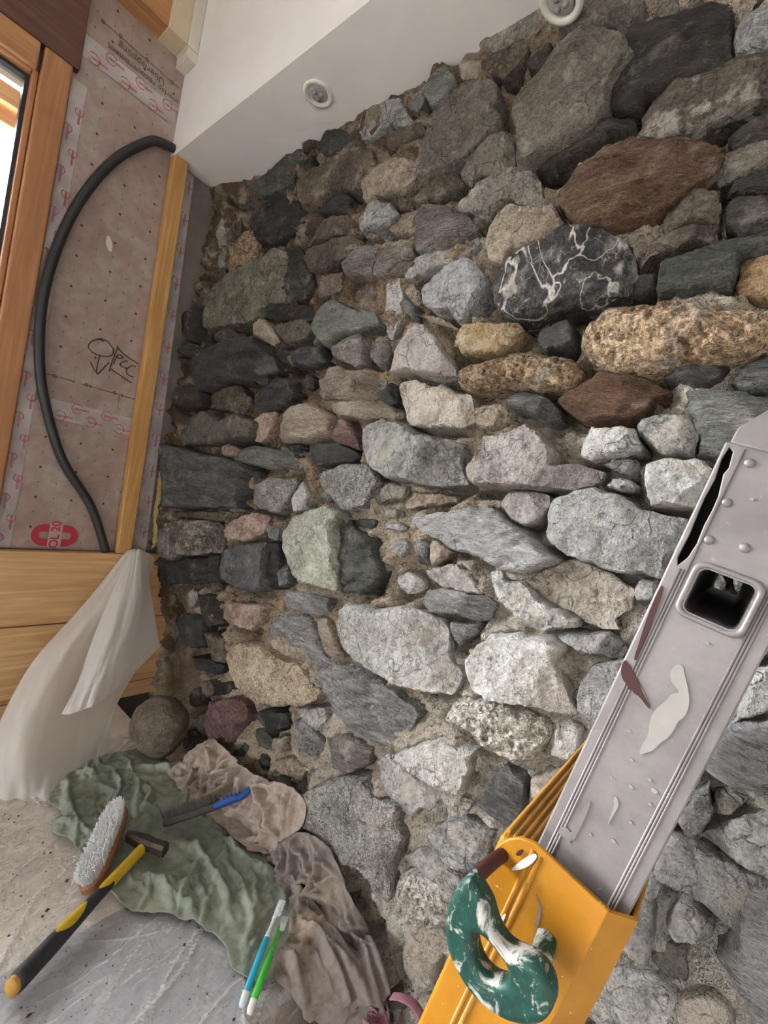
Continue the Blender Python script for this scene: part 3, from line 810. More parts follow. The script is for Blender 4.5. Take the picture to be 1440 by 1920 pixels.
j 56 2029,2063 2021,2078 2002,2093 1963,2107 1919,2094 1907,2068 1912,2032 1925,2010 1963,1984 1987,1997 2031,2025
g 37 2373,2069 2362,2124 2268,2168 2174,2160 2149,2131 2152,2040 2187,2005 2289,1996 2348,2020
C 66 1998,2453 1980,2510 1911,2534 1857,2518 1811,2458 1832,2411 1916,2383 1975,2407
e 58 2391,2464 2342,2510 2265,2540 2212,2536 2153,2503 2153,2453 2177,2402 2278,2389 2332,2392
C 47 2158,1328 2125,1374 2082,1388 1998,1373 1947,1345 1952,1317 2012,1279 2054,1280 2131,1304
c 52 1845,655 1830,720 1794,730 1731,736 1691,716 1668,668 1708,638 1743,613 1814,635
j 67 2438,1724 2378,1764 2302,1780 2222,1771 2178,1726 2180,1656 2219,1651 2325,1629 2392,1646
g 69 2592,1042 2547,1103 2486,1110 2411,1080 2405,1049 2433,997 2498,975 2561,997
G 69 2059,1724 2029,1768 1983,1772 1932,1759 1910,1727 1906,1713 1935,1675 1975,1678 2056,1702
g 35 1556,359 1528,394 1472,445 1435,437 1379,416 1353,381 1367,314 1390,285 1420,254 1514,267 1554,315
"""

# ------------------------------------------------------------------ stone palette
PAL = {
    'b': ('stone_brown', (52, 42, 34), (88, 74, 59), (115, 100, 81), 'rough', 0.15),
    'B': ('stone_grey_brown', (67, 59, 49), (96, 86, 73), (114, 104, 91), 'rough', 0.0),
    'c': ('stone_tan', (112, 96, 80), (152, 136, 116), (176, 162, 142), 'rough', 0.0),
    'C': ('stone_pale_sand', (140, 128, 112), (178, 168, 152), (200, 192, 180), 'rough', 0.0),
    'd': ('stone_charcoal', (38, 38, 40), (66, 67, 69), (100, 101, 102), 'leaf', 0.35),
    'e': ('stone_warm_grey', (90, 86, 78), (132, 126, 116), (158, 152, 142), 'rough', 0.0),
    'E': ('stone_olive_grey', (72, 67, 58), (101, 94, 83), (123, 116, 104), 'rough', 0.1),
    'f': ('stone_slate_banded', (98, 99, 100), (150, 151, 152), (194, 195, 196), 'leaf', 0.1),
    'F': ('stone_pale_schist', (142, 143, 144), (184, 185, 186), (210, 210, 210), 'leaf', 0.0),
    'g': ('stone_grey', (92, 92, 92), (140, 140, 138), (176, 176, 172), 'rough', 0.0),
    'G': ('stone_even_grey', (124, 125, 125), (158, 159, 158), (183, 183, 180), 'rough', 0.0),
    'h': ('stone_mottled', (50, 46, 42), (98, 90, 80), (160, 154, 144), 'rough', 0.35),
    'j': ('stone_dark_grey', (62, 64, 66), (98, 100, 101), (138, 138, 136), 'streak', 0.15),
    'k': ('stone_black', (24, 24, 26), (46, 46, 48), (80, 80, 82), 'leaf', 0.45),
    'l': ('stone_dusty_grey', (126, 124, 122), (166, 164, 161), (192, 190, 186), 'rough', 0.0),
    'L': ('stone_limed_grey', (135, 134, 131), (183, 182, 177), (212, 211, 208), 'rough', 0.0),
    'm': ('stone_mauve_grey', (92, 82, 78), (130, 120, 114), (164, 155, 150), 'streak', 0.0),
    'M': ('stone_green_ochre', (72, 66, 52), (108, 104, 88), (136, 133, 115), 'rough', 0.2),
    'n': ('stone_green_grey', (90, 94, 86), (128, 133, 124), (164, 168, 158), 'streak', 0.15),
    'N': ('stone_dark_green', (51, 54, 47), (80, 85, 76), (114, 117, 107), 'streak', 0.2),
    'o': ('stone_orange_tufa', (128, 98, 64), (184, 150, 108), (210, 182, 142), 'tufa', 0.0),
    'p': ('stone_pink_granite', (118, 88, 76), (160, 130, 116), (190, 170, 158), 'rough', 0.1),
    'P': ('stone_pinkish_grey', (126, 118, 115), (162, 154, 150), (188, 181, 176), 'rough', 0.0),
    'q': ('stone_dark_brown', (36, 29, 26), (60, 52, 46), (85, 77, 68), 'streak', 0.2),
    'r': ('stone_red', (84, 48, 46), (124, 80, 76), (158, 126, 120), 'streak', 0.3),
    's': ('stone_speckled_grey', (96, 94, 90), (140, 138, 133), (176, 174, 168), 'speck', 0.2),
    'S': ('stone_speckled_tan', (120, 102, 76), (166, 148, 118), (192, 178, 152), 'speck', 0.1),
    't': ('stone_beige', (124, 108, 90), (168, 152, 132), (194, 182, 164), 'streak', 0.0),
    'T': ('stone_cream_tufa', (164, 157, 144), (202, 197, 186), (220, 217, 208), 'tufa', 0.0),
    'u': ('stone_blue_grey', (108, 108, 111), (146, 147, 148), (174, 175, 176), 'rough', 0.1),
    'U': ('stone_blue_slate', (60, 64, 69), (86, 90, 95), (116, 119, 122), 'rough', 0.25),
    'v': ('stone_black_veined', (24, 24, 26), (44, 44, 46), (70, 70, 72), 'vein', 0.3),
    'w': ('stone_pale_green', (112, 114, 100), (152, 155, 140), (182, 184, 170), 'rough', 0.25),
    'x': ('stone_rust_striated', (62, 36, 16), (108, 70, 36), (134, 104, 72), 'streak', 0.1),
    'y': ('stone_ochre', (118, 84, 42), (160, 124, 76), (180, 152, 108), 'rough', 0.0),
    'Y': ('stone_ochre_grey', (140, 108, 58), (162, 134, 84), (172, 164, 152), 'rough', 0.0),
}
for c_, (nm_, d_, md_, l_, kd_, wet_) in PAL.items():
    stone_mat(nm_, (S(*d_), S(*md_), S(*l_)), 'rough' if kd_ == 'speck' else kd_, wet_, 0.85 if kd_ == 'speck' else 0.3)

t = NT('lime_mortar')
v = t.coords()
a = t.noise(v, 5, 5, 0.6, 0.5)
b = t.noise(v, 60, 4, 0.7)
fi = t.noise(v, 330, 3, 0.7)
sep = t.n('ShaderNodeSeparateXYZ')
t.link(v, sep.inputs[0])
# the repointing is browner and damper in the far corner, paler and limier low on the near side
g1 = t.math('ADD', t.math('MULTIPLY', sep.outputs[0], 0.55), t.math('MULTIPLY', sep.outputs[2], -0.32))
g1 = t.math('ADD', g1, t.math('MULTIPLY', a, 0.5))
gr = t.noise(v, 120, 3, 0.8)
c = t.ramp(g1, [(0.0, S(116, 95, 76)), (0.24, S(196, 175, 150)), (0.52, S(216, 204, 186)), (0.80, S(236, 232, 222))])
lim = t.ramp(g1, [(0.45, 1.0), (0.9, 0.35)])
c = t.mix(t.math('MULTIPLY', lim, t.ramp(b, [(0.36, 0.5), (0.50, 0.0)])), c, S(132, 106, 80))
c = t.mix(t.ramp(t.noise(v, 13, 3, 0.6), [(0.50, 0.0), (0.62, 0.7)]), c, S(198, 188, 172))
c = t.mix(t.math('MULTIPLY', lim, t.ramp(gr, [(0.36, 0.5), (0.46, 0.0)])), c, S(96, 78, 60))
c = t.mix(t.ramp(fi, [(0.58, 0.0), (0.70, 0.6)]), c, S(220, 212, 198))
nm = t.bump(fi, 0.5, 0.002)
nm = t.bump(gr, 0.9, 0.007, nm)
nm = t.bump(b, 0.9, 0.014, nm)
t.done(c, 0.95, nm, 0.0, 0.2)

# ------------------------------------------------------------------ the stone wall
M0 = -0.03
def mortar_y(x, z):
    y = np.full(np.shape(x), M0)
    # bellies out towards the window wall above the sill boards, falls back below them
    cor = np.clip(1 - x / 0.16, 0, 1)
    y = y - 0.045 * cor * np.clip((z - 1.15) / 0.15, 0, 1)
    low = np.clip(1 - (x - 0.35) / 0.25, 0, 1) * np.clip((1.12 - z) / 0.15, 0, 1)
    y = y + 0.055 * low
    y = y - 0.008 * np.clip((x - 0.6) / 0.3, 0, 1) * np.clip((1.45 - z) / 0.4, 0, 1)
    return y

sx_ = 0.0075
nx_, nz_ = int(2.9 / sx_), int(2.9 / sx_)
gx, gz = np.meshgrid(np.linspace(-0.02, 2.9, nx_), np.linspace(0.0, 2.86, nz_))
gx, gz = gx.ravel(), gz.ravel()
p3 = np.stack([gx, np.zeros_like(gx), gz], 1)
gy = mortar_y(gx, gz) - 0.009 - 0.030 * fbm(p3 * 10, 3, 5) - 0.016 * fbm(p3 * 34, 3, 9)
bil = np.abs(fbm(p3 * 22, 3, 61))
gy = gy - 0.020 * (1 - np.clip(bil * 5, 0, 1)) * (fbm(p3 * 5, 2, 71) > -0.1) + 0.030 * np.clip(fbm(p3 * 16, 2, 81) - 0.25, 0, 1) * 2
# open joints under many stones, mortar heaped on top of others
SPEC = [(q_[0], int(q_[1]), np.array([[float(w_) for w_ in r_.split(',')] for r_ in q_[2:]]) / 1000.0) for q_ in (ln_.split() for ln_ in STONES.strip().split('\n'))]
cov = np.zeros((nz_, nx_), np.float32)
prd = np.zeros((nz_, nx_), np.float32)
g2 = np.stack([gx, gz], 1)
for cd_, pd_, pl_ in SPEC:
    lo_, hi_ = pl_.min(0), pl_.max(0)
    i0, i1 = [int(np.clip((w_ + 0.02) / 2.92 * (nx_ - 1), 0, nx_ - 1)) for w_ in (lo_[0], hi_[0])]
    j0, j1 = [int(np.clip(w_ / 2.86 * (nz_ - 1), 0, nz_ - 1)) for w_ in (lo_[1], hi_[1])]
    ii = (np.arange(j0, j1 + 1)[:, None] * nx_ + np.arange(i0, i1 + 1)[None, :]).ravel()
    ins = inside_poly(pl_, g2[ii])
    cov.ravel()[ii[ins]] = 1
    prd.ravel()[ii[ins]] = pd_ / 1000.0
def shifted(A_, n_):
    B_ = np.zeros_like(A_)
    if n_ > 0:
        B_[:-n_] = A_[n_:]
    else:
        B_[-n_:] = A_[:n_]
    return B_
under = np.maximum(shifted(cov, 1), np.maximum(shifted(cov, 2), shifted(cov, 3) * 0.6)) * (1 - cov)
above = np.maximum(shifted(prd, -1), np.maximum(shifted(prd, -2) * 0.9, shifted(prd, -3) * 0.6)) * (1 - cov)
def blur(A_):
    B_ = A_.copy()
    B_[1:-1, 1:-1] = (A_[1:-1, 1:-1] * 2 + A_[:-2, 1:-1] + A_[2:, 1:-1] + A_[1:-1, :-2] + A_[1:-1, 2:]) / 6
    return B_
under, above = blur(under).ravel(), blur(blur(above)).ravel()
sel = np.clip(fbm(p3 * 6, 2, 91) * 4 + 0.5, 0, 1)
gy = gy + 0.070 * under * sel - above * 0.55 * np.clip(0.6 - fbm(p3 * 7, 2, 95) * 2, 0, 1)
verts = np.stack([gx, gy, gz], 1)
idx = np.arange(nx_ * nz_).reshape(nz_, nx_)
faces = np.stack([idx[:-1, :-1].ravel(), idx[:-1, 1:].ravel(), idx[1:, 1:].ravel(), idx[1:, :-1].ravel()], 1)
me = bpy.data.meshes.new('wall_right')
me.from_pydata(verts.tolist(), [], faces.tolist())
me.polygons.foreach_set('use_smooth', [True] * len(me.polygons))
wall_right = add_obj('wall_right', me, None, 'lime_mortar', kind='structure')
wall_right['label'] = 'old rubble wall of mixed field stones in sandy lime mortar'

def build_stone(code, proud, poly, k):
    rng = np.random.default_rng(1000 + k)
    P = np.array(poly, float) / 1000.0
    if np.sum(P[:, 0] * np.roll(P[:, 1], -1) - np.roll(P[:, 0], -1) * P[:, 1]) < 0:
        P = P[::-1]
    kind = PAL[code][4]
    area = 0.5 * abs(np.sum(P[:, 0] * np.roll(P[:, 1], -1) - np.roll(P[:, 0], -1) * P[:, 1]))
    size = math.sqrt(area)
    s = min(max(size / 30, 0.003), 0.0050)
    round_ = {'tufa': 0.22, 'smooth': 0.10}.get(kind, 0.06)
    B = resample(chaikin(P, round_), s)
    nrm = np.roll(B, -1, 0) - np.roll(B, 1, 0)
    nrm = np.stack([nrm[:, 1], -nrm[:, 0]], 1) / (np.hypot(*nrm.T)[:, None] + 1e-9)
    q = np.stack([B[:, 0], np.full(len(B), k * 3.1), B[:, 1]], 1)
    B = B + nrm * (0.0045 * fbm(q * 60, 3, 2) + min(0.05 * size, 0.006) * fbm(q * 20, 2, 3))[:, None]
    V, F = tri_poly(B, s, rng)
    nb = len(B)
    d = edge_dist(B, V)
    inr = d.max()
    c0 = V.mean(0)
    pr = proud / 1000.0
    tufa, smo = kind == 'tufa', kind == 'smooth'
    r = min(0.4 * inr, 0.005) if not tufa else min(0.6 * inr, 0.022)
    tt = np.clip(d / max(r, 1e-4), 0, 1)
    h = 1 - (0.22 if not tufa else 0.4) * (1 - tt) ** 2
    # split faces: a polyhedral front made of a tilted main face and facets struck off towards the edges
    rel = (V - c0) / max(size, 1e-3)
    lenu = max(np.ptp(rel[:, 0]), np.ptp(rel[:, 1]))
    ang = rng.uniform(0, 2 * math.pi)
    tilt = rng.uniform(0.10, 0.38)
    top = 1.0 + tilt * (rel @ np.array([math.cos(ang), math.sin(ang)]))
    wob = 0.10 * fbm(np.stack([rel[:, 0] * 2.5, np.full(len(V), k * 2.3), rel[:, 1] * 2.5], 1), 3, 77)
    for _ in range(2 if tufa else int(rng.integers(4, 8))):
        a = rng.uniform(0, 2 * math.pi)
        sd = rel @ np.array([math.cos(a), math.sin(a)]) + wob
        off = sd.max() * rng.uniform(0.15, 0.75)
        sl = rng.uniform(0.35, 1.5)
        top = np.minimum(top, 1.10 - sl * (sd - off))
    h = np.minimum(h, np.clip(top, 0.30, 1.3))
    p3_ = np.stack([V[:, 0], np.full(len(V), k * 1.7), V[:, 1]], 1)
    amp = min(0.075 * size, 0.012)
    if kind in ('leaf', 'streak'):
        th = 0.45
        rot = np.array([[math.cos(th), math.sin(th)], [-math.sin(th), math.cos(th)]])
        ql = V @ rot.T
        pl = np.stack([ql[:, 0] * 16, np.full(len(V), k * 1.3), ql[:, 1] * 70], 1)
        disp = amp * 1.0 * fbm(pl, 3, 21) + amp * 0.6 * fbm(p3_ * 30, 4, 4)
    elif kind == 'tufa':
        disp = amp * 1.1 * fbm(p3_ * 26, 4, 8) - 0.007 * np.clip(fbm(p3_ * 85, 2, 31) - 0.12, 0, 1) * 3.0
    elif kind == 'smooth':
        disp = amp * 0.8 * fbm(p3_ * 14, 3, 4)
    else:
        # step-like breaks plus grain
        n1 = fbm(p3_ * 17, 3, 6)
        disp = amp * 0.9 * (np.floor(n1 * 5) / 5 * 0.9 + n1 * 0.3) + 0.0035 * fbm(p3_ * 75, 3, 14)
    y = M0 - pr * np.maximum(h, 0.2) - disp * np.clip(d / 0.01, 0.35, 1)
    front = np.stack([V[:, 0], y, V[:, 1]], 1)
    # the sides run back into the mortar
    back, faces = [], [tuple(f) for f in F]
    ym = float(mortar_y(np.array([c0[0]]), np.array([c0[1]]))[0])
    rings = 5
    flare = min(0.05 * size, 0.006)
    fl_n = fbm(np.stack([B[:, 0] * 14, np.full(nb, k * 0.7), B[:, 1] * 14], 1), 2, 51)
    vall = [front]
    prev = list(range(nb))
    base = len(front)
    nb2 = np.stack([B[:, 0], np.zeros(nb), B[:, 1]], 1)
    for j in range(1, rings + 1):
        f_ = j / rings
        yy = front[:nb, 1] * (1 - f_) + (max(ym, M0) + 0.03) * f_
        off = 0.007 * fbm(np.stack([B[:, 0] * 40, yy * 50 + k, B[:, 1] * 40], 1), 3, 40) * f_ + flare * f_ ** 1.6 * (0.7 + 1.2 * fl_n)
        xy = B + nrm * off[:, None]
        vall.append(np.stack([xy[:, 0], yy, xy[:, 1]], 1))
        cur = list(range(base, base + nb))
        for i in range(nb):
            i2 = (i + 1) % nb
            faces.append((prev[i2], prev[i], cur[i], cur[i2]))
        prev = cur
        base += nb
    A = np.vstack(vall)
    org = np.array([c0[0], M0, c0[1]])
    A = A - org
    me = bpy.data.meshes.new('stone')
    me.from_pydata(A.tolist(), [], faces)
    me.polygons.foreach_set('use_smooth', [True] * len(me.polygons))
    me.set_sharp_from_angle(angle=math.radians(38))
    o = add_obj('stone', me, wall_right, PAL[code][0])
    o.location = org
    return o

for k_, line in enumerate(STONES.strip().split('\n')):
    tk = line.split()
    build_stone(tk[0], int(tk[1]), [tuple(map(int, q.split(','))) for q in tk[2:]], k_)

# ------------------------------------------------------------------ room shell
plain('plaster_white', S(236, 232, 230), 0.9, 0, 0.03, 8, 0.05)
plain('screed_grey', S(212, 208, 200), 0.9, 0, 0.15, 12, 0.2)
plain('render_grey', S(120, 112, 104), 0.92, 0, 0.18, 14, 0.3)

def wall_with_hole(name, axis, pos, a0, a1, z0, z1, holes, thick, mat):
    """wall slab normal to axis at pos, with rectangular openings (a0,a1,z0,z1)"""
    bm = bmesh.new()
    xs = sorted({a0, a1} | {h[0] for h in holes} | {h[1] for h in holes})
    zs = sorted({z0, z1} | {h[2] for h in holes} | {h[3] for h in holes})
    for i in range(len(xs) - 1):
        for j in range(len(zs) - 1):
            cx, cz = (xs[i] + xs[i + 1]) / 2, (zs[j] + zs[j + 1]) / 2
            if any(h[0] < cx < h[1] and h[2] < cz < h[3] for h in holes):
                continue
            if axis == 'x':
                bm_box(bm, (pos - thick, xs[i], zs[j]), (pos, xs[i + 1], zs[j + 1]))
            else:
                bm_box(bm, (xs[i], pos - thick, zs[j]), (xs[i + 1], pos, zs[j + 1]))
    bmesh.ops.remove_doubles(bm, verts=bm.verts, dist=1e-5)
    return add_obj(name, bm_to(name, bm), None, mat, kind='structure')

wall_left = wall_with_hole('wall_left', 'x', 0.0, -5.1, 0.12, 0.0, 3.6, [WIN_A, WIN_B], 0.12, 'render_grey')
wall_front = wall_with_hole('wall_front', 'y', -5.0, -0.12, 4.6, 0.0, 3.6, [WIN_FILL], 0.12, 'plaster_white')
add_obj('wall_far', box_mesh('wall_far', (4.5, -5.1, 0), (4.6, 0.12, 3.6)), None, 'plaster_white', kind='structure')
add_obj('wall_back', box_mesh('wall_back', (-0.12, 0.12, 0), (4.6, 0.2, 3.6)), None, 'render_grey', kind='structure')
add_obj('floor', box_mesh('floor', (-0.12, -5.1, -0.1), (4.6, 0.2, 0.0)), None, 'screed_grey', kind='structure')
add_obj('ceiling', box_mesh('ceiling', (-0.12, -5.1, 3.6), (4.6, 0.2, 3.7)), None, 'plaster_white', kind='structure')

# ------------------------------------------------------------------ plasterboard bulkhead with spotlights
bm = bmesh.new()
bm_box(bm, (0.002, -0.25, 2.71), (4.5, 0.12, 3.6))
soffit = add_obj('ceiling_soffit', bm_to('ceiling_soffit', bm), None, 'plaster_white', kind='structure')
soffit['label'] = 'white plasterboard bulkhead boxed along the top of the stone wall'

plain('lamp_white', S(225, 222, 214), 0.4, 0, 0.03)
plain('lamp_reflector', S(168, 168, 166), 0.5, 0.1, 0.15, 200)
plain('lamp_metal', S(142, 140, 136), 0.5, 0.2, 0.1)
def spotlight(loc, rot, label, clip):
    root = add_obj('recessed_spotlight', None, None, None, label, 'spotlight', 'bulkhead spotlights')
    root.location = loc
    root.rotation_euler = rot
    prof = [(0.027, 0.004), (0.030, -0.002), (0.036, -0.005), (0.042, -0.003), (0.043, 0.0), (0.043, 0.004)]
    vv, ff, n = [], [], 40
    for r, z in prof:
        vv += [(r * math.cos(2 * math.pi * k / n), r * math.sin(2 * math.pi * k / n), z) for k in range(n)]
    for j in range(len(prof) - 1):
        for k in range(n):
            ff.append((j * n + k, j * n + (k + 1) % n, (j + 1) * n + (k + 1) % n, (j + 1) * n + k))
    add_obj('trim_ring', mesh_from('trim_ring', vv, ff, True), root, 'lamp_white')
    bm = bmesh.new()
    bmesh.ops.create_cone(bm, cap_ends=True, segments=32, radius1=0.027, radius2=0.025, depth=0.03, matrix=Matrix.Translation((0, 0, 0.0175)))
    add_obj('lamp_body', bm_to('lamp_body', bm), root, 'lamp_metal')
    lens = bmesh.new()
    bmesh.ops.create_uvsphere(lens, u_segments=24, v_segments=10, radius=0.026, matrix=Matrix.Diagonal((1, 1, 0.18, 1)))
    lo = add_obj('lens', bm_to('lens', lens, True), root, 'lamp_reflector')
    for a in range(3):
        bb = bmesh.new()
        bmesh.ops.create_uvsphere(bb, u_segments=12, v_segments=8, radius=0.0075, matrix=Matrix.Translation((0.011 * math.cos(a * 2.1), 0.011 * math.sin(a * 2.1), -0.003)))
        add_obj('led_cup', bm_to('led_cup', bb, True), lo, 'lamp_metal')
    if clip:
        add_obj('spring_clip', box_mesh('spring_clip', (-0.008, 0.036, 0.0), (0.008, 0.075, 0.0025), 0.001, 1, Matrix.Rotation(math.radians(35), 4, 'X')), root, 'lamp_white')
        wire = smooth_path([(0, 0, 0.03), (0.01, 0.0, 0.06), (0.0, -0.01, 0.10), (-0.01, -0.02, 0.15)], 6)
        add_obj('wire', sweep('wire', wire, 0.0025, 8), root, 'lamp_white')
    return root
spotlight((0.703, -0.152, 2.7095), (0, 0, 0.4), 'white recessed spotlight set flush in the bulkhead underside', False)
spotlight((1.385, -0.118, 2.605), (0.25, -0.15, 2.3), 'white spotlight hanging loose from the bulkhead with its spring clip showing', True)

# ------------------------------------------------------------------ roof beam with white tape
wood('pine_orange', S(196, 146, 100), S(158, 106, 66), axis=1)
wood('pine_pale', S(222, 186, 138), S(186, 140, 92), axis=1, knots=True)
wood('pine_vertical', S(214, 172, 110), S(176, 124, 66), axis=2)
wood('pine_frame_v', S(188, 136, 94), S(156, 104, 66), axis=2)
wood('larch_brown', S(116, 78, 60), S(70, 44, 36), axis=1)
plain('paper_tape', S(214, 206, 192), 0.75, 0, 0.04)
plain('paper_tape_beige', S(206, 188, 158), 0.75, 0, 0.06)
beam = add_obj('roof_beam', None, None, None, 'orange pine roof beam ending at the bulkhead with white taped end', 'beam')
add_obj('timber', box_mesh('timber', (0.0, -4.9, 3.05), (0.085, -0.252, 3.50), 0.004), beam, 'pine_orange')
add_obj('end_tape', box_mesh('end_tape', (0.003, -0.352, 3.046), (0.089, -0.288, 3.49), 0.002), beam, 'paper_tape_beige')
add_obj('corner_tape', box_mesh('corner_tape', (0.003, -0.288, 3.043), (0.093, -0.2505, 3.49), 0.002), beam, 'paper_tape')
add_obj('end_block', box_mesh('end_block', (0.003, -0.284, 3.008), (0.091, -0.2505, 3.043), 0.002), beam, 'paper_tape')

# ------------------------------------------------------------------ dark board over the window
add_obj('lintel_board', box_mesh('lintel_board', (0.003, -2.2, 2.752), (0.030, -0.55, 3.045), 0.003), None, 'larch_brown', 'dark red-brown timber board above the window', 'board')

# ------------------------------------------------------------------ window in the left wall
plain('gasket_black', S(42, 44, 48), 0.5, 0, 0.05)
t = NT('window_glass')
tr = t.n('ShaderNodeBsdfTransparent')
gl = t.n('ShaderNodeBsdfGlossy')
gl.inputs['Roughness'].default_value = 0.02
fr = t.n('ShaderNodeFresnel')
fr.inputs['IOR'].default_value = 1.45
mx = t.n('ShaderNodeMixShader')
t.link(fr.outputs[0], mx.inputs[0])
t.link(tr.outputs[0], mx.inputs[1])
t.link(gl.outputs[0], mx.inputs[2])
t.link(mx.outputs[0], t.out.inputs['Surface'])
def window(name, y0, y1, z0, z1, mullion=None):
    w = add_obj(name, None, None, None, kind='structure')
    f = 0.075
    for nm_, lo, hi, mt in (
        ('jamb', (-0.075, y1 + 0.004, z0 - 0.04), (0.034, y1 + f, z1 + 0.07), 'pine_frame_v'),
        ('jamb', (-0.075, y0 - f, z0 - 0.04), (0.034, y0 + 0.005, z1 + 0.07), 'pine_frame_v'),
        ('head', (-0.075, y0 + 0.005, z1 - 0.005), (0.034, y1 - 0.005, z1 + 0.07), 'pine_orange'),
        ('sill', (-0.075, y0 + 0.005, z0 - 0.045), (0.034, y1 - 0.005, z0 + 0.005), 'pine_orange')):
        add_obj(nm_, box_mesh(nm_, lo, hi, 0.006, 3), w, mt)
    sash = add_obj('sash', None, w)
    parts = [('stile', (-0.07, y1 - 0.012, z0), (0.012, y1 + 0.003, z1), 'pine_frame_v'),
             ('stile', (-0.07, y0 - 0.003, z0), (0.012, y0 + 0.012, z1), 'pine_frame_v'),
             ('rail', (-0.07, y0 + 0.012, z1 - 0.012), (0.012, y1 - 0.012, z1 + 0.003), 'pine_orange'),
             ('rail', (-0.07, y0 + 0.012, z0 - 0.003), (0.012, y1 - 0.012, z0 + 0.012), 'pine_orange')]
    for nm_, lo, hi, mt in parts:
        add_obj(nm_, box_mesh(nm_, lo, hi, 0.004, 2), sash, mt)
    g, e = 0.010, 0.012
    for nm_, lo, hi in (('gasket', (-0.05, y1 - e - g, z0 + e), (-0.012, y1 - e, z1 - e)),
                        ('gasket', (-0.05, y0 + e, z0 + e), (-0.012, y0 + e + g, z1 - e)),
                        ('gasket', (-0.05, y0 + e + g, z1 - e - g), (-0.012, y1 - e - g, z1 - e)),
                        ('gasket', (-0.05, y0 + e + g, z0 + e), (-0.012, y1 - e - g, z0 + e + g))):
        add_obj(nm_, box_mesh(nm_, lo, hi), sash, 'gasket_black')
    add_obj('pane', box_mesh('pane', (-0.034, y0 + e + 0.004, z0 + e + 0.004), (-0.028, y1 - e - 0.004, z1 - e - 0.004)), sash, 'window_glass')
    return w
window('window_1', *WIN_A)
window('window_2', *WIN_B)
wc = add_obj('added_fill_window', None, None, None, kind='structure')  # unseen window put in behind the camera as fill light
for nm_, lo, hi in (('jamb', (WIN_FILL[0] - 0.05, -5.10, WIN_FILL[2] - 0.05), (WIN_FILL[0] + 0.04, -4.98, WIN_FILL[3] + 0.05)),
                    ('jamb', (WIN_FILL[1] - 0.04, -5.10, WIN_FILL[2] - 0.05), (WIN_FILL[1] + 0.05, -4.98, WIN_FILL[3] + 0.05)),
                    ('head', (WIN_FILL[0] + 0.04, -5.10, WIN_FILL[3] - 0.04), (WIN_FILL[1] - 0.04, -4.98, WIN_FILL[3] + 0.05)),
                    ('sill', (WIN_FILL[0] + 0.04, -5.10, WIN_FILL[2] - 0.05), (WIN_FILL[1] - 0.04, -4.98, WIN_FILL[2] + 0.04))):
    add_obj(nm_, box_mesh(nm_, lo, hi, 0.004), wc, 'pine_frame_v')
add_obj('pane', box_mesh('pane', (WIN_FILL[0] + 0.03, -5.06, WIN_FILL[2] + 0.03), (WIN_FILL[1] - 0.03, -5.054, WIN_FILL[3] - 0.03)), wc, 'window_glass')
# eave boards seen through the top of the window
eave = add_obj('eave_boards', None, None, None, 'pale timber eave seen outside through the top of the window', 'eave')
add_obj('fascia', box_mesh('fascia', (-0.150, -2.6, 2.615), (-0.125, -0.5, 2.672), 0.003), eave, 'pine_pale')
add_obj('soffit_board', box_mesh('soffit_board', (-0.175, -2.6, 2.57), (-0.155, -0.5, 2.625), 0.003), eave, 'pine_orange')

# ------------------------------------------------------------------ vapour-control membrane on the left wall
t = NT('membrane_film')
tc = t.n('ShaderNodeTexCoord')
sp = t.n('ShaderNodeSeparateXYZ')
t.link(tc.outputs['Object'], sp.inputs[0])
yv, zv = sp.outputs[1], sp.outputs[2]
v = tc.outputs['Object']
cl = t.noise(v, 4.5, 4, 0.6, 0.5)
c = t.ramp(cl, [(0.35, S(158, 134, 126)), (0.5, S(172, 152, 144)), (0.66, S(178, 170, 162))])
cw = t.noise(v, 28, 4, 0.6)
c = t.mix(t.ramp(cw, [(0.42, 0.35), (0.6, 0.0)]), c, S(140, 120, 112))
def lattice(py, pz, oy, oz, r0, r1):
    a = t.math('SUBTRACT', t.math('FRACT', t.math('ADD', t.math('DIVIDE', yv, py), oy)), 0.5)
    b = t.math('SUBTRACT', t.math('FRACT', t.math('ADD', t.math('DIVIDE', zv, pz), oz)), 0.5)
    a = t.math('MULTIPLY', a, py)
    b = t.math('MULTIPLY', b, pz)
    d = t.math('SQRT', t.math('ADD', t.math('MULTIPLY', a, a), t.math('MULTIPLY', b, b)))
    return t.ramp(t.math('MULTIPLY', d, 10.0), [(r0 * 10, 1.0), (r1 * 10, 0.0)])
small = lattice(0.05, 0.05, 0.0, 0.0, 0.0016, 0.0026)
bigd = lattice(0.10, 0.10, 0.25, 0.25, 0.0036, 0.0046)
def lines(expr, period, w):
    a = t.math('ABSOLUTE', t.math('SUBTRACT', t.math('FRACT', t.math('DIVIDE', expr, period)), 0.5))
    return t.ramp(a, [(0.0, 1.0), (w, 0.0)])
ln = t.math('MAXIMUM', lines(t.math('ADD', yv, zv), 0.10, 0.012), lines(t.math('SUBTRACT', yv, zv), 0.10, 0.012))
ln = t.math('MAXIMUM', ln, lines(yv, 0.05, 0.018))
c = t.mix(t.math('MULTIPLY', ln, 0.28), c, S(96, 82, 80))
c = t.mix(t.math('MULTIPLY', small, 0.7), c, S(70, 50, 50))
c = t.mix(t.math('MULTIPLY', bigd, 0.85), c, S(48, 36, 36))
t.done(c, 0.42, t.bump(cw, 0.25, 0.004), 0, 0.45)
ny, nz2 = 60, 220
yy, zz = np.meshgrid(np.linspace(-0.60, -0.115, ny), np.linspace(1.252, 3.06, nz2))
yy, zz = yy.ravel(), zz.ravel()
pp3 = np.stack([yy * 0 + 3.3, yy, zz], 1)
yr_ = np.interp(zz, [1.25, 2.70], [-0.108, -0.185])
yy = -0.60 + (yy + 0.60) / 0.485 * (yr_ + 0.60)
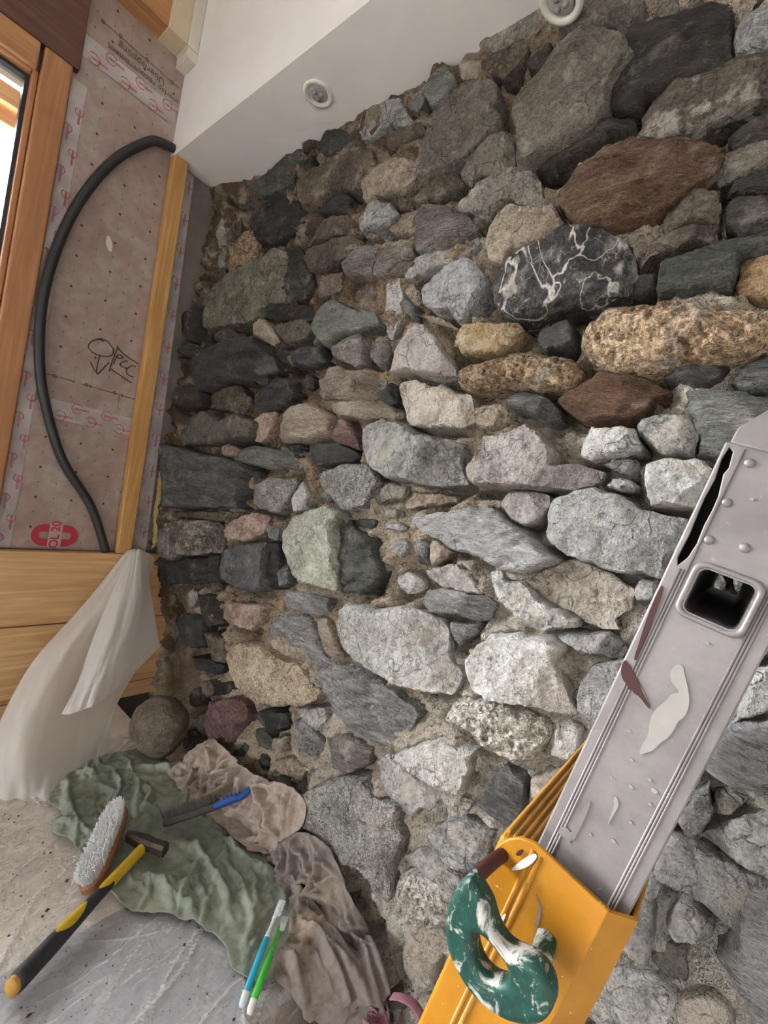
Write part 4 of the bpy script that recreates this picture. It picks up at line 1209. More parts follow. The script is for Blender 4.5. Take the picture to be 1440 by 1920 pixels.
pp3 = np.stack([yy * 0 + 3.3, yy, zz], 1)
xx = 0.0035 + 0.0022 * fbm(pp3 * np.array([1, 9, 4]), 3, 13) + 0.0012 * fbm(pp3 * 30, 3, 15)
xx = np.maximum(xx, 0.0012)
gid = np.arange(ny * nz2).reshape(nz2, ny)
ff = np.stack([gid[:-1, :-1].ravel(), gid[:-1, 1:].ravel(), gid[1:, 1:].ravel(), gid[1:, :-1].ravel()], 1)
membrane = add_obj('vapour_membrane', mesh_from('vapour_membrane', np.stack([xx, yy, zz], 1), ff, True), None, 'membrane_film',
                   'pinkish grey vapour barrier film printed with dots between window and batten', 'membrane')
plain('marker_ink', S(40, 30, 30), 0.6, 0, 0.05)
plain('print_red', S(176, 42, 62), 0.55, 0, 0.05)
plain('print_grey', S(104, 92, 90), 0.6, 0, 0.05)
plain('print_pink', S(188, 92, 108), 0.6, 0, 0.05)
YZ = Matrix(((0, 0, 1, 0), (1, 0, 0, 0), (0, 1, 0, 0), (0, 0, 0, 1)))   # plate x -> world Y, plate y -> world Z, plate z -> world X
def at_wall(y, z, x=0.0072, roll=0.0):
    return Matrix.Translation((x, y, z)) @ YZ @ Matrix.Rotation(roll, 4, 'Z')
def stroke(name, pts, w, parent, mat, x=0.0072):
    P = smooth_path([(x, a / 1000, b / 1000) for a, b in pts], 6) if len(pts) > 2 else [(x, a / 1000, b / 1000) for a, b in pts]
    return add_obj(name, sweep(name, P, w, 8, True, (0.25, 1.0), (1, 0, 0)), parent, mat)
for pts in ([(-359, 1988), (-372, 1991), (-387, 1983), (-399, 1968), (-402, 1954), (-395, 1944), (-382, 1938), (-366, 1937), (-345, 1941), (-330, 1951), (-326, 1964), (-331, 1978), (-345, 1990), (-360, 1995), (-372, 1993), (-384, 1986)],
            [(-365, 1936), (-367, 1908), (-366, 1879), (-361, 1874), (-350, 1894), (-334, 1924)],
            [(-388, 1906), (-377, 1888), (-365, 1876)],
            [(-329, 1894), (-326, 1923), (-316, 1986)],
            [(-319, 1989), (-302, 1975), (-272, 1962), (-241, 1954)],
            [(-325, 1905), (-296, 1894), (-252, 1879)],
            [(-319, 1924), (-315, 1951), (-308, 1961), (-297, 1962), (-294, 1956), (-303, 1950), (-313, 1950)],
            [(-277, 1950), (-290, 1944), (-300, 1929), (-289, 1925)], [(-299, 1933), (-293, 1926), (-278, 1923)],
            [(-248, 1939), (-260, 1940), (-272, 1926), (-275, 1913), (-266, 1903), (-248, 1901)]):
    stroke('marker_stroke', pts, 0.0016, membrane, 'marker_ink')
stroke('dashed_line', [(-507, 1825), (-422, 1826)], 0.0014, membrane, 'print_grey')
stroke('dashed_line', [(-403, 1825), (-228, 1824)], 0.0014, membrane, 'print_grey')
stroke('dashed_line', [(-508, 2958), (-262, 2954)], 0.0013, membrane, 'print_grey')
stroke('dashed_line', [(-285, 1822), (-283, 1772)], 0.0009, membrane, 'print_grey')
def disc(name, y, z, r, parent, mat, x=0.0074):
    pts = [(r * math.cos(a * math.pi / 8), r * math.sin(a * math.pi / 8)) for a in range(16)]
    return add_obj(name, curve_plate(name, [pts], 0.0006, 0, at_wall(y, z, x)), parent, mat)
for y, z in ((-0.480, 1.826), (-0.389, 1.826), (-0.301, 1.826), (-0.457, 2.959), (-0.374, 2.957), (-0.287, 2.954), (-0.508, 2.958)):
    disc('overlap_dot', y, z, 0.0062, membrane, 'print_grey')
add_obj('printed_text', text_mesh('printed_text', 'Überlappung', 0.029, at_wall(-0.385, 2.932, 0.0072, math.pi), 0.0004), membrane, 'print_grey')
add_obj('printed_text', text_mesh('printed_text', 'recouvrement', 0.026, at_wall(-0.412, 2.902, 0.0082, math.pi), 0.0004, 0.0003), membrane, 'print_grey')
add_obj('printed_text', text_mesh('printed_text', 'overlap', 0.024, at_wall(-0.292, 2.904, 0.0082, math.pi), 0.0004), membrane, 'print_grey')
# red ring logo with the two characters groups across it
def stadium(w, h, n=12):
    r = h / 2
    pts = []
    for k in range(n + 1):
        a = -math.pi / 2 + math.pi * k / n
        pts.append((w / 2 - r + r * math.cos(a), r * math.sin(a)))
    for k in range(n + 1):
        a = math.pi / 2 + math.pi * k / n
        pts.append((-w / 2 + r + r * math.cos(a), r * math.sin(a)))
    return pts
logo = add_obj('ring_logo', curve_plate('ring_logo', [stadium(0.132, 0.074), stadium(0.094, 0.024)], 0.0005, 0, at_wall(-0.405, 1.300, 0.0072)), membrane, 'print_red')
logo['label'] = 'red ring logo printed on the film'
plain('film_print_ground', S(176, 156, 150), 0.5, 0, 0.04)
add_obj('logo_band', curve_plate('logo_band', [[(-0.019, -0.042), (0.019, -0.042), (0.019, 0.042), (-0.019, 0.042)]], 0.0004, 0, at_wall(-0.405, 1.300, 0.0080)), logo, 'film_print_ground')
add_obj('logo_text', text_mesh('logo_text', 'OL 20', 0.036, at_wall(-0.405, 1.303, 0.0086, math.pi / 2), 0.0003, 0.0008), logo, 'print_red')

# adhesive tapes
t = NT('tape_film')
v = t.coords()
n1 = t.noise(v, 12, 4)
t.done(t.ramp(n1, [(0.35, S(166, 154, 152)), (0.65, S(196, 188, 186))]), 0.35, t.bump(t.noise(v, 60, 3), 0.3, 0.003), 0, 0.5)
def c_ring(parent, y, z, r, roll, x, mat='print_pink'):
    pts = [(y * 1000 + 1000 * r * math.cos(roll + a), z * 1000 + 1000 * r * math.sin(roll + a)) for a in np.linspace(0.5, 5.6, 14)]
    stroke('ring_print', pts, 0.0011, parent, mat, x)
def tape(label, y0, y1, z0, z1, vertical, x=0.0066, seed=0, spacing=0.09, lean=0.0):
    n1_, n2_ = (6, 60) if vertical else (60, 6)
    a, b = np.meshgrid(np.linspace(y0, y1, n1_), np.linspace(z0, z1, n2_))
    a, b = a.ravel(), b.ravel()
    a = a + lean * (b - z0) / (z1 - z0)
    q3 = np.stack([a * 0 + seed, a, b], 1)
    h = x + 0.0012 * fbm(q3 * 25, 3, 3 + seed)
    gi = np.arange(len(a)).reshape(n2_, n1_)
    f4 = np.stack([gi[:-1, :-1].ravel(), gi[:-1, 1:].ravel(), gi[1:, 1:].ravel(), gi[1:, :-1].ravel()], 1)
    o = add_obj('adhesive_tape', mesh_from('adhesive_tape', np.stack([h, a, b], 1), f4, True), None, 'tape_film', label, 'tape', 'printed sealing tapes')
    L = (z1 - z0) if vertical else (y1 - y0)
    k, s = 0, 0.03
    w = (y1 - y0) if vertical else (z1 - z0)
    while s < L - 0.03:
        off = 0.28 * w * (1 if k % 2 else -1)
        if vertical:
            cy, cz, roll = (y0 + y1) / 2 + off + lean * s / L, z0 + s, math.pi / 2
        else:
            cy, cz, roll = y0 + s, (z0 + z1) / 2 + off, 0.0
        c_ring(o, cy, cz, min(0.016, w * 0.28), roll + (0 if k % 2 else math.pi), x + 0.0016)
        add_obj('tape_print', text_mesh('tape_print', 'uampann', 0.013, at_wall(cy + (0 if vertical else 0.014), cz - (0.014 if vertical else 0), x + 0.002, roll), 0.0002), o, 'print_red')
        s += spacing / 2
        k += 1
    return o
tape('pale sealing tape with pink rings across the top of the film beside the bulkhead', -0.545, -0.258, 2.818, 2.884, False, 0.0066, 1)
tape('white sealing tape with red print across the film below the handwriting', -0.478, -0.224, 1.690, 1.752, False, 0.0066, 2)
tape('long lilac sealing tape running down between batten and stone wall', -0.172, -0.100, 1.255, 2.705, True, 0.0066, 3, 0.12, -0.060)
tape('narrow sealing tape along the window frame beside the black conduit', -0.560, -0.520, 1.255, 2.735, True, 0.0066, 4, 0.13)
plain('plaster_chip', S(214, 206, 192), 0.9, 0, 0.05)
ch = add_obj('plaster_chip', curve_plate('plaster_chip', [[(-0.010, 0.020), (-0.002, 0.026), (0.006, 0.014), (0.012, -0.002), (0.011, -0.022), (0.004, -0.024), (-0.009, -0.004)]], 0.0012, 0.0006, at_wall(-0.394, 2.310, 0.0088)), None, 'plaster_chip', 'small cream plaster chip stuck to the film above the handwriting', 'chip')

# yellow foam in the joint, batten, conduit
fo = []
fp = smooth_path([(0.008, -0.088, 1.655), (0.010, -0.090, 1.60), (0.009, -0.092, 1.542), (0.012, -0.088, 1.47), (0.010, -0.088, 1.414), (0.014, -0.078, 1.34), (0.010, -0.070, 1.262)], 8)
rr_ = [0.006 + 0.004 * abs(math.sin(i * 0.9)) + 0.003 * abs(math.sin(i * 2.3)) for i in range(len(fp))]
plain('foam_yellow', S(196, 178, 120), 0.9, 0, 0.2, 90, 0.6)
add_obj('sealing_foam', sweep('sealing_foam', fp, rr_, 10), None, 'foam_yellow', 'ragged yellow foam bead squeezed out beside the stone wall', 'foam')
add_obj('timber_batten', box_mesh('timber_batten', (0.008, -0.025, 0.0), (0.048, 0.025, 1.457), 0.003, 2, Matrix.Translation((0, -0.194, 1.252)) @ Matrix.Rotation(math.radians(1.35), 4, 'X')), None, 'pine_vertical', 'upright yellowish pine batten from sill board to bulkhead', 'batten')
plain('conduit_black', S(44, 46, 48), 0.45, 0, 0.1, 60)
cp = smooth_path([(0.026, -0.252, 2.735), (0.026, -0.300, 2.722), (0.026, -0.338, 2.693), (0.026, -0.42, 2.574), (0.026, -0.483, 2.424), (0.03, -0.525, 2.261), (0.036, -0.546, 2.079), (0.036, -0.538, 1.914), (0.03, -0.505, 1.756), (0.026, -0.427, 1.563), (0.026, -0.319, 1.412), (0.026, -0.248, 1.253)], 10)
con = add_obj('cable_conduit', sweep('cable_conduit', cp, 0.0145, 14), None, 'conduit_black', 'bowed black cable conduit from bulkhead down to the sill board', 'conduit')

# ------------------------------------------------------------------ pine boards under the window
for k, (a, b) in enumerate(((1.002, 1.250), (0.742, 0.998), (0.680, 0.738))):
    if k == 0:
        pan = add_obj('board_panel', None, None, None, 'pale pine boards stacked horizontally under the window behind the plastic', 'panel')
    add_obj('plank', box_mesh('plank', (0.009, -2.6, a), (0.045, 0.035, b), 0.003), pan, 'pine_pale')

# ------------------------------------------------------------------ work bench under plastic film
H = 0.68
XE = 1.272
plain('bench_board', S(238, 229, 216), 0.8, 0, 0.08, 10)
plain('bench_grey', S(172, 175, 184), 0.6, 0, 0.08, 20)
plain('bench_side', S(134, 124, 112), 0.85, 0, 0.1, 8)
bench = add_obj('work_bench', None, None, None, 'low bench boxed in front of the boards with beige and grey top', 'bench')
add_obj('beige_top', box_mesh('beige_top', (0.05, -2.4, H - 0.03), (0.93, -0.14, H), 0.002), bench, 'bench_board')
add_obj('grey_top', box_mesh('grey_top', (0.931, -2.4, H - 0.03), (XE, -0.14, H + 0.001), 0.002), bench, 'bench_grey')
add_obj('side_panel', box_mesh('side_panel', (XE - 0.022, -2.4, 0.0), (XE - 0.002, -0.14, H - 0.03), 0.002), bench, 'bench_side')
add_obj('support', box_mesh('support', (0.05, -2.4, 0.0), (0.09, -0.14, H - 0.03), 0.002), bench, 'bench_side')

# thin dusty plastic film over the bench
t = NT('dusty_film')
v = t.coords()
tr = t.n('ShaderNodeBsdfTransparent')
pr_ = t.b
n1 = t.noise(v, 16, 5, 0.65, 0.6)
n2 = t.noise(t.coords(scale=(1, 0.2, 1), rot=(0, 0, 0.6)), 60, 4, 0.7)
n3 = t.noise(v, 230, 2, 0.7)
dust = t.math('MAXIMUM', t.ramp(n2, [(0.48, 0.08), (0.64, 0.6)]), t.ramp(n1, [(0.42, 0.15), (0.66, 0.6)]))
specks = t.ramp(n3, [(0.30, 1.0), (0.335, 0.0)])
pr_.inputs['Base Color'].default_value = (*S(238, 237, 236), 1)
colr = t.mix(specks, S(238, 237, 236), S(56, 52, 50))
t.link(colr, pr_.inputs['Base Color'])
pr_.inputs['Roughness'].default_value = 0.22
mx = t.n('ShaderNodeMixShader')
at_ = t.n('ShaderNodeAttribute')
at_.attribute_name = 'crease'
al = t.math('MAXIMUM', t.math('MAXIMUM', t.math('ADD', t.math('MULTIPLY', dust, 0.55), 0.06), specks), t.math('MULTIPLY', at_.outputs['Fac'], 0.85))
t.link(al, mx.inputs[0])
t.link(tr.outputs[0], mx.inputs[1])
t.link(pr_.outputs[0], mx.inputs[2])
t.link(mx.outputs[0], t.out.inputs['Surface'])
nfx, nfy = 300, 320
fx, fy = np.meshgrid(np.linspace(0.30, XE + 0.45, nfx), np.linspace(-1.5, -0.145, nfy))
fx, fy = fx.ravel(), fy.ravel()
fz = 0.0045 + 0.002 * fbm(np.stack([fx * 14, fy * 14, fx * 0], 1), 3, 5)
rr = np.random.default_rng(8)
for _ in range(230):
    cx, cy = rr.uniform(0.35, 1.3), rr.uniform(-1.3, -0.2)
    th = rr.normal(2.05, 0.25) if rr.random() < 0.8 else rr.uniform(0, 3.14)
    ln_, wd_, hh_ = rr.uniform(0.03, 0.24), rr.uniform(0.003, 0.006), rr.uniform(0.003, 0.008)
    a_ = (fx - cx) * math.cos(th) + (fy - cy) * math.sin(th)
    b_ = -(fx - cx) * math.sin(th) + (fy - cy) * math.cos(th) + 0.02 * np.sin(a_ * 14 + cx * 40)
    fz = np.maximum(fz, hh_ * np.exp(-(b_ / wd_) ** 2) * np.exp(-(a_ / ln_) ** 4) + 0.003)
def over_edge(x, y, z, xe=XE, hz=H, r=0.012):
    """lay a sheet (x, y, height) on the bench and bend it down past the bench edge"""
    s_ = x - xe
    X_ = np.where(s_ > 0, xe + r * np.sin(np.clip(s_ / r, 0, math.pi / 2)) + np.where(s_ > r * 1.57, z, z * np.clip(s_ / r, 0, 1)), x)
    Z_ = np.where(s_ > 0, hz - r * (1 - np.cos(np.clip(s_ / r, 0, math.pi / 2))) - np.maximum(s_ - r * 1.57, 0) + np.where(s_ > r * 1.57, 0, z * (1 - np.clip(s_ / r, 0, 1))), hz + z)
    return np.stack([X_, y, Z_], 1)
FV = over_edge(fx, fy, fz)
gid = np.arange(nfx * nfy).reshape(nfy, nfx)
ff = np.stack([gid[:-1, :-1].ravel(), gid[:-1, 1:].ravel(), gid[1:, 1:].ravel(), gid[1:, :-1].ravel()], 1)
film_me = mesh_from('dust_film', FV, ff, True)
ca = film_me.attributes.new('crease', 'FLOAT', 'POINT')
ca.data.foreach_set('value', np.clip((fz - 0.0056) / 0.004, 0, 0.75).astype(np.float32))
add_obj('dust_film', film_me, None, 'dusty_film', 'creased transparent plastic film spread over the bench, dusty and splashed', 'plastic film')

# ------------------------------------------------------------------ crumpled rags
def ridged(p, octv, seed):
    a, s_, t_ = 1.0, 0, 0
    for k in range(octv):
        s_ = s_ + a * (1 - np.abs(vnoise(p * 2 ** k + 9.1 * k, seed + k))) ** 3
        t_ += a
        a *= 0.5
    return s_ / t_
def crumple(poly, height, seed, s=0.005, nfold=34, main_dir=0.0, spread=0.6, wave=1.0, press=()):
    """a rag pushed into long folds with sharp creases between them; returns points (x, y, height) and faces"""
    rng = np.random.default_rng(seed)
    B = np.array(poly, float)
    if np.sum(B[:, 0] * np.roll(B[:, 1], -1) - np.roll(B[:, 0], -1) * B[:, 1]) < 0:
        B = B[::-1]
    B = resample(chaikin(chaikin(B, 0.22), 0.25), s)
    z0 = np.full(len(B), seed * 1.0)
    q = np.stack([B[:, 0] * 45, B[:, 1] * 45, z0], 1)
    B = B + 0.006 * np.stack([fbm(q, 2, 1), fbm(q, 2, 2)], 1)
    V, F = tri_poly(B, s, rng)
    n = len(V)
    w3 = np.stack([V[:, 0], V[:, 1], np.full(n, seed * 1.0)], 1)
    wx = V[:, 0] + 0.030 * fbm(w3 * np.array([9, 9, 1]), 2, seed + 3) + 0.010 * fbm(w3 * np.array([30, 30, 1]), 2, seed + 4)
    wy = V[:, 1] + 0.030 * fbm(w3 * np.array([9, 9, 1]), 2, seed + 5) + 0.010 * fbm(w3 * np.array([30, 30, 1]), 2, seed + 6)
    lo, hi = V.min(0), V.max(0)
    h = np.zeros(n)
    for _ in range(nfold):
        cx, cy = rng.uniform(lo[0], hi[0]), rng.uniform(lo[1], hi[1])
        th = main_dir + rng.normal(0, spread)
        L, wd = rng.uniform(0.04, 0.16), rng.uniform(0.006, 0.014)
        a_ = (wx - cx) * math.cos(th) + (wy - cy) * math.sin(th)
        b_ = -(wx - cx) * math.sin(th) + (wy - cy) * math.cos(th)
        prof = np.where(b_ > 0, np.exp(-(b_ / wd) ** 2), np.exp(-np.abs(b_ / (0.45 * wd)) ** 1.5))
        h = np.maximum(h * 1.0, h * 0.55 + height * rng.uniform(0.45, 1.0) * prof * np.exp(-(a_ / L) ** 4))
    wq = np.stack([wx * 20 * wave, wy * 20 * wave, w3[:, 2]], 1)
    h = h + height * 0.38 * ridged(wq, 3, seed + 20)
    h = h + height * 0.16 * ridged(np.stack([wx * 62, wy * 62, w3[:, 2]], 1), 2, seed + 30)
    for pa, pb, pw in press:
        pa, pb = np.array(pa), np.array(pb)
        tt_ = np.clip(((V - pa) @ (pb - pa)) / ((pb - pa) @ (pb - pa)), 0, 1)
        dd_ = np.hypot(*(V - pa - tt_[:, None] * (pb - pa)).T)
        h = h * (0.22 + 0.78 * np.clip((dd_ - pw) / 0.03, 0, 1))
    d = edge_dist(B, V)
    h = h * (0.30 + 0.70 * np.clip(d / 0.035, 0, 1)) + 0.002
    return np.column_stack([V, h]), F

def cloth_mat(name, base, stain, stain2=None, thr=0.58):
    t = NT(name)
    v = t.coords()
    a = t.noise(v, 7, 4, 0.6, 0.5)
    b = t.noise(v, 45, 5, 0.7)
    c = t.ramp(b, [(0.35, tuple(x * 0.78 for x in base)), (0.62, tuple(min(1, x * 1.12) for x in base))])
    c = t.mix(t.ramp(a, [(thr - 0.06, 0.0), (thr + 0.08, 0.8)]), c, stain)
    if stain2:
        c = t.mix(t.ramp(t.noise(v, 21, 3), [(0.67, 0.0), (0.74, 0.8)]), c, stain2)
    fsp = t.noise(v, 260, 2, 0.6)
    c = t.mix(t.ramp(fsp, [(0.27, 0.8), (0.31, 0.0)]), c, S(60, 54, 50))
    wv = t.n('ShaderNodeTexWave')
    wv.inputs['Scale'].default_value = 420
    t.link(v, wv.inputs['Vector'])
    t.done(c, 0.95, t.bump(t.math('ADD', t.math('MULTIPLY', b, 0.8), t.math('MULTIPLY', wv.outputs['Fac'], 0.12)), 0.4, 0.004), 0, 0.15)
cloth_mat('cloth_green', S(144, 153, 140), S(168, 173, 158))
cloth_mat('cloth_beige', S(176, 164, 154), S(150, 138, 128), S(172, 116, 126))
cloth_mat('cloth_grey', S(140, 132, 128), S(164, 150, 132), S(150, 146, 172))
cloth_mat('cloth_pink', S(172, 128, 138), S(110, 50, 66))
cloth_mat('cloth_maroon', S(84, 44, 52), S(70, 40, 46))

def rag(name, V3, F, mat, label, group='rags on the bench'):
    o = add_obj(name, mesh_from(name, V3, F, True), None, mat, label, 'rag', group)
    ss_ = o.modifiers.new('smooth', 'SUBSURF')
    ss_.levels = ss_.render_levels = 1
    sd = o.modifiers.new('thickness', 'SOLIDIFY')
    sd.thickness = 0.0016
    sd.offset = 1.0
    return o

BASE = 0.012
green = [(510, -468), (444, -392), (406, -299), (417, -195), (487, -158), (585, -144), (670, -152), (810, -163), (896, -143), (974, -139), (1042, -135), (1135, -146), (1213, -204), (1232, -231), (1244, -255), (1258, -277), (1248, -302), (1205, -328), (1176, -333), (1142, -318), (1107, -327), (1059, -342), (1003, -381), (973, -417), (918, -437), (864, -434), (816, -450), (697, -458), (668, -483), (620, -477), (600, -444)]
P_, F4 = crumple([(a / 1000, b / 1000) for a, b in green], 0.024, 4, 0.0048, 60, -0.25, 0.55, 1.0,
                  (((0.99, -0.62), (0.846, -0.352), 0.022), ((0.79, -0.38), (0.90, -0.33), 0.022), ((0.88, -0.478), (0.70, -0.352), 0.03), ((0.80, -0.30), (0.90, -0.16), 0.018), ((1.262, -0.353), (1.175, -0.21), 0.02), ((0.466, -0.165), (0.467, -0.166), 0.075)))
P_[:, 2] += H + BASE
rag('green_rag', P_, F4, 'cloth_green', 'crumpled sage green rag spread under the hammer and brushes')

YB = -0.125
def up_wall(pos, base):
    """lay the cloth on the bench and turn it up where it meets the stones"""
    y, z = pos[:, 1], pos[:, 2]
    s_ = y - YB
    Y_ = np.where(s_ > 0, YB - z + 0.25 * np.minimum(s_, 0.10), y)
    Z_ = np.where(s_ > 0, H + base + s_ * 0.95 + 0.5 * z, H + base + z)
    k = np.clip(1 + s_ / 0.03, 0, 1)
    return np.stack([pos[:, 0], np.where(s_ > 0, Y_, y - k * z * 0.5), Z_], 1)
beige = [(560, -190), (565, -130), (590, -80), (640, -30), (680, -5), (768, 0), (838, -5), (935, 8), (1010, 45), (1060, 50), (1095, 36), (1100, -10), (1060, -70), (1020, -130), (1000, -165), (955, -172), (900, -168), (827, -186), (770, -200), (687, -194)]
P_, F4 = crumple([(a / 1000, b / 1000) for a, b in beige], 0.034, 9, 0.0042, 34, 1.2, 0.7, 1.25, (((0.80, -0.30), (0.93, -0.13), 0.022), ((0.466, -0.165), (0.467, -0.166), 0.085)))
rag('beige_rag', up_wall(P_, 0.024), F4, 'cloth_beige', 'stained beige pink rag heaped against the foot of the stones')

grey = [(1005, -160), (1030, -100), (1080, -30), (1130, 0), (1185, 5), (1225, -25), (1290, -60), (1370, -70), (1440, -76), (1520, -90), (1540, -130), (1440, -150), (1470, -190), (1440, -215), (1380, -205), (1330, -240), (1290, -262), (1262, -285), (1225, -265), (1215, -210), (1140, -155)]
P_, F4 = crumple([(a / 1000, b / 1000) for a, b in grey], 0.034, 15, 0.0044, 46, 0.15, 0.5, 1.1)
P2 = P_.copy()
xev = XE + 0.075 * np.clip((P_[:, 1] + 0.26) / 0.12, 0, 1)
bent = over_edge(P_[:, 0], P_[:, 1], P_[:, 2] + 0.012, xev)
onb = P_[:, 0] <= xev
upw = up_wall(P_, 0.012)
P2[onb] = upw[onb]
P2[~onb] = bent[~onb]
near_e = np.clip((xev - P_[:, 0]) / 0.06, 0, 1)[:, None]
P2 = np.where(onb[:, None], upw * near_e + bent * (1 - near_e), bent)
P2[:, 1] = np.minimum(P2[:, 1], -0.10)
rag('grey_rag', P2, F4, 'cloth_grey', 'dirty grey rag hanging over the bench edge beside the stones')

# pink cloth bundle hanging below the grey rag
def hang_cloth(name, mat, label, ctr, wid, hgt, seed, depth=0.03):
    nu, nv = 46, 46
    u, v2 = np.meshgrid(np.linspace(-1, 1, nu), np.linspace(0, 1, nv))
    u, v2 = u.ravel(), v2.ravel()
    w_ = wid * (0.55 + 0.45 * np.sin(np.clip(v2 * 1.9, 0, 1.57)))
    q3 = np.stack([u * 2.2, v2 * 0.9, u * 0 + seed], 1)
    fold = np.abs(fbm(q3 * 1.6, 3, seed)) * 2.2
    X_ = ctr[0] + depth * fold + 0.02 * np.sin(v2 * 3)
    Y_ = ctr[1] + u * w_ + 0.012 * fbm(q3 * 2.0, 2, seed + 1)
    Z_ = ctr[2] - v2 * hgt * (1 - 0.12 * fbm(np.stack([u * 3, u * 0, u * 0 + seed], 1), 2, seed + 2)) + 0.01 * fbm(q3 * 3, 2, seed + 7)
    gi = np.arange(nu * nv).reshape(nv, nu)
    f4 = np.stack([gi[:-1, :-1].ravel(), gi[:-1, 1:].ravel(), gi[1:, 1:].ravel(), gi[1:, :-1].ravel()], 1)
    return rag(name, np.stack([X_, Y_, Z_], 1), f4, mat, label, 'rags hanging off the bench')
hang_cloth('pink_rag', 'cloth_pink', 'dusty pink rag bunched below the grey rag at the bench edge', (1.385, -0.150, 0.655), 0.048, 0.13, 3)
hang_cloth('maroon_rag', 'cloth_maroon', 'dark maroon cloth hanging in the shade below the pink rag', (1.345, -0.190, 0.560), 0.075, 0.30, 5, 0.02)
add_obj('pink_ribbon', sweep('pink_ribbon', smooth_path([(1.425, -0.140, 0.700), (1.450, -0.138, 0.716), (1.480, -0.137, 0.718), (1.520, -0.138, 0.690)], 6), 0.008, 8, True, (0.25, 1.2)), None, 'cloth_pink', 'mauve cloth strip trailing from the pink rag towards the ladder', 'ribbon')

# ------------------------------------------------------------------ white plastic sheet hung from the boards
t = NT('sheet_plastic')
v = t.coords()
dif = t.n('ShaderNodeBsdfTranslucent')
dif.inputs['Color'].default_value = (*S(240, 239, 237), 1)
t.b.inputs['Base Color'].default_value = (*S(228, 226, 223), 1)
t.b.inputs['Roughness'].default_value = 0.35
cr_ = t.noise(v, 26, 4, 0.6)
bn = t.bump(cr_, 0.25, 0.006)
t.link(bn, t.b.inputs['Normal'])
tr = t.n('ShaderNodeBsdfTransparent')
m1 = t.n('ShaderNodeMixShader')
m1.inputs[0].default_value = 0.35
m2 = t.n('ShaderNodeMixShader')
m2.inputs[0].default_value = 0.16
t.link(t.b.outputs[0], m1.inputs[1])
t.link(dif.outputs[0], m1.inputs[2])
t.link(m1.outputs[0], m2.inputs[1])
t.link(tr.outputs[0], m2.inputs[2])
t.link(m2.outputs[0], t.out.inputs['Surface'])
def bicubic(ctrl, nu, nv):
    C_ = np.array(ctrl, float) / 1000.0
    rows = [np.array(smooth_path(r, nu)) for r in C_]
    R2 = np.array(rows)
    cols = [np.array(smooth_path(R2[:, j], nv)) for j in range(R2.shape[1])]
    return np.array(cols).transpose(1, 0, 2)
def sheet(name, ctrl, nu, nv, seed, amp, parent=None, **kw):
    G = bicubic(ctrl, nu, nv)
    a, b, _ = G.shape
    pts = G.reshape(-1, 3)
    uu = np.tile(np.linspace(0, 1, b), a)
    vv2 = np.repeat(np.linspace(0, 1, a), b)
    q3 = np.stack([uu * 9, vv2 * 2.2, uu * 0 + seed], 1)
    d = amp * fbm(q3, 3, seed) * (0.35 + vv2)
    d = d + 0.35 * amp * np.abs(fbm(np.stack([uu * 16, vv2 * 7, uu * 0 + seed], 1), 3, seed + 5))
    pts = pts + np.stack([d * 0.8, -d * 0.5, d * 0.1], 1)
    pts[:, 0] = np.maximum(pts[:, 0], 0.05)
    pts[:, 2] = np.maximum(pts[:, 2], H + 0.008)
    gi = np.arange(a * b).reshape(a, b)
    f4 = np.stack([gi[:-1, :-1].ravel(), gi[:-1, 1:].ravel(), gi[1:, 1:].ravel(), gi[1:, :-1].ravel()], 1)
    return add_obj(name, mesh_from(name, pts, f4, True), parent, 'sheet_plastic', **kw)
ps = sheet('plastic_sheet', [
    [(56, -192, 1262), (60, -168, 1272), (70, -150, 1274), (64, -110, 1258), (58, -87, 1240)],
    [(100, -311, 1087), (140, -256, 1133), (170, -204, 1119), (120, -133, 1112), (80, -95, 1110)],
    [(180, -444, 948), (240, -380, 985), (220, -280, 955), (160, -185, 938), (100, -85, 943)],
    [(250, -513, 842), (320, -451, 873), (280, -337, 813), (200, -206, 805), (130, -95, 880)],
    [(320, -551, 753), (400, -488, 772), (350, -366, 716), (290, -262, 717), (215, -205, 725)],
    [(426, -571, 690), (485, -507, 690), (512, -434, 690), (440, -337, 690), (368, -258, 690)]], 14, 14, 2, 0.022,
    label='milky white plastic sheet hung from the pine boards and trailing onto the bench', cat='plastic sheet')
sheet('folded_flap', [
    [(92, -197, 1262), (98, -180, 1272), (104, -162, 1274), (98, -140, 1262)],
    [(258, -320, 1040), (290, -278, 1082), (255, -196, 1112), (160, -112, 1097)],
    [(320, -366, 914), (362, -330, 954), (335, -248, 978), (222, -102, 987)],
    [(352, -408, 830), (392, -362, 850), (362, -280, 872), (245, -96, 952)]], 14, 16, 6, 0.014, parent=ps)

# ------------------------------------------------------------------ round boulder in the corner
bm = bmesh.new()
bmesh.ops.create_icosphere(bm, subdivisions=5, radius=1.0)
for q in bm.verts:
    q.co = Vector(q.co)
co = np.array([q.co for q in bm.verts])
rad = 1 + 0.10 * fbm(co * 1.3 + 5, 3, 3) + 0.025 * fbm(co * 7, 3, 4) + 0.008 * fbm(co * 25, 2, 6)
co = co * rad[:, None] * np.array([0.098, 0.082, 0.088])
for q, c_ in zip(bm.verts, co):
    q.co = c_
stone_mat('boulder_brown', (S(80, 68, 52), S(110, 95, 76), S(130, 117, 98)), 'rough', 0.2, 0.4)
bo = add_obj('round_boulder', bm_to('round_boulder', bm, True), None, 'boulder_brown', 'rounded brown boulder resting in the corner between boards and wall', 'boulder')
bo.location = (0.466, -0.165, 0.782)

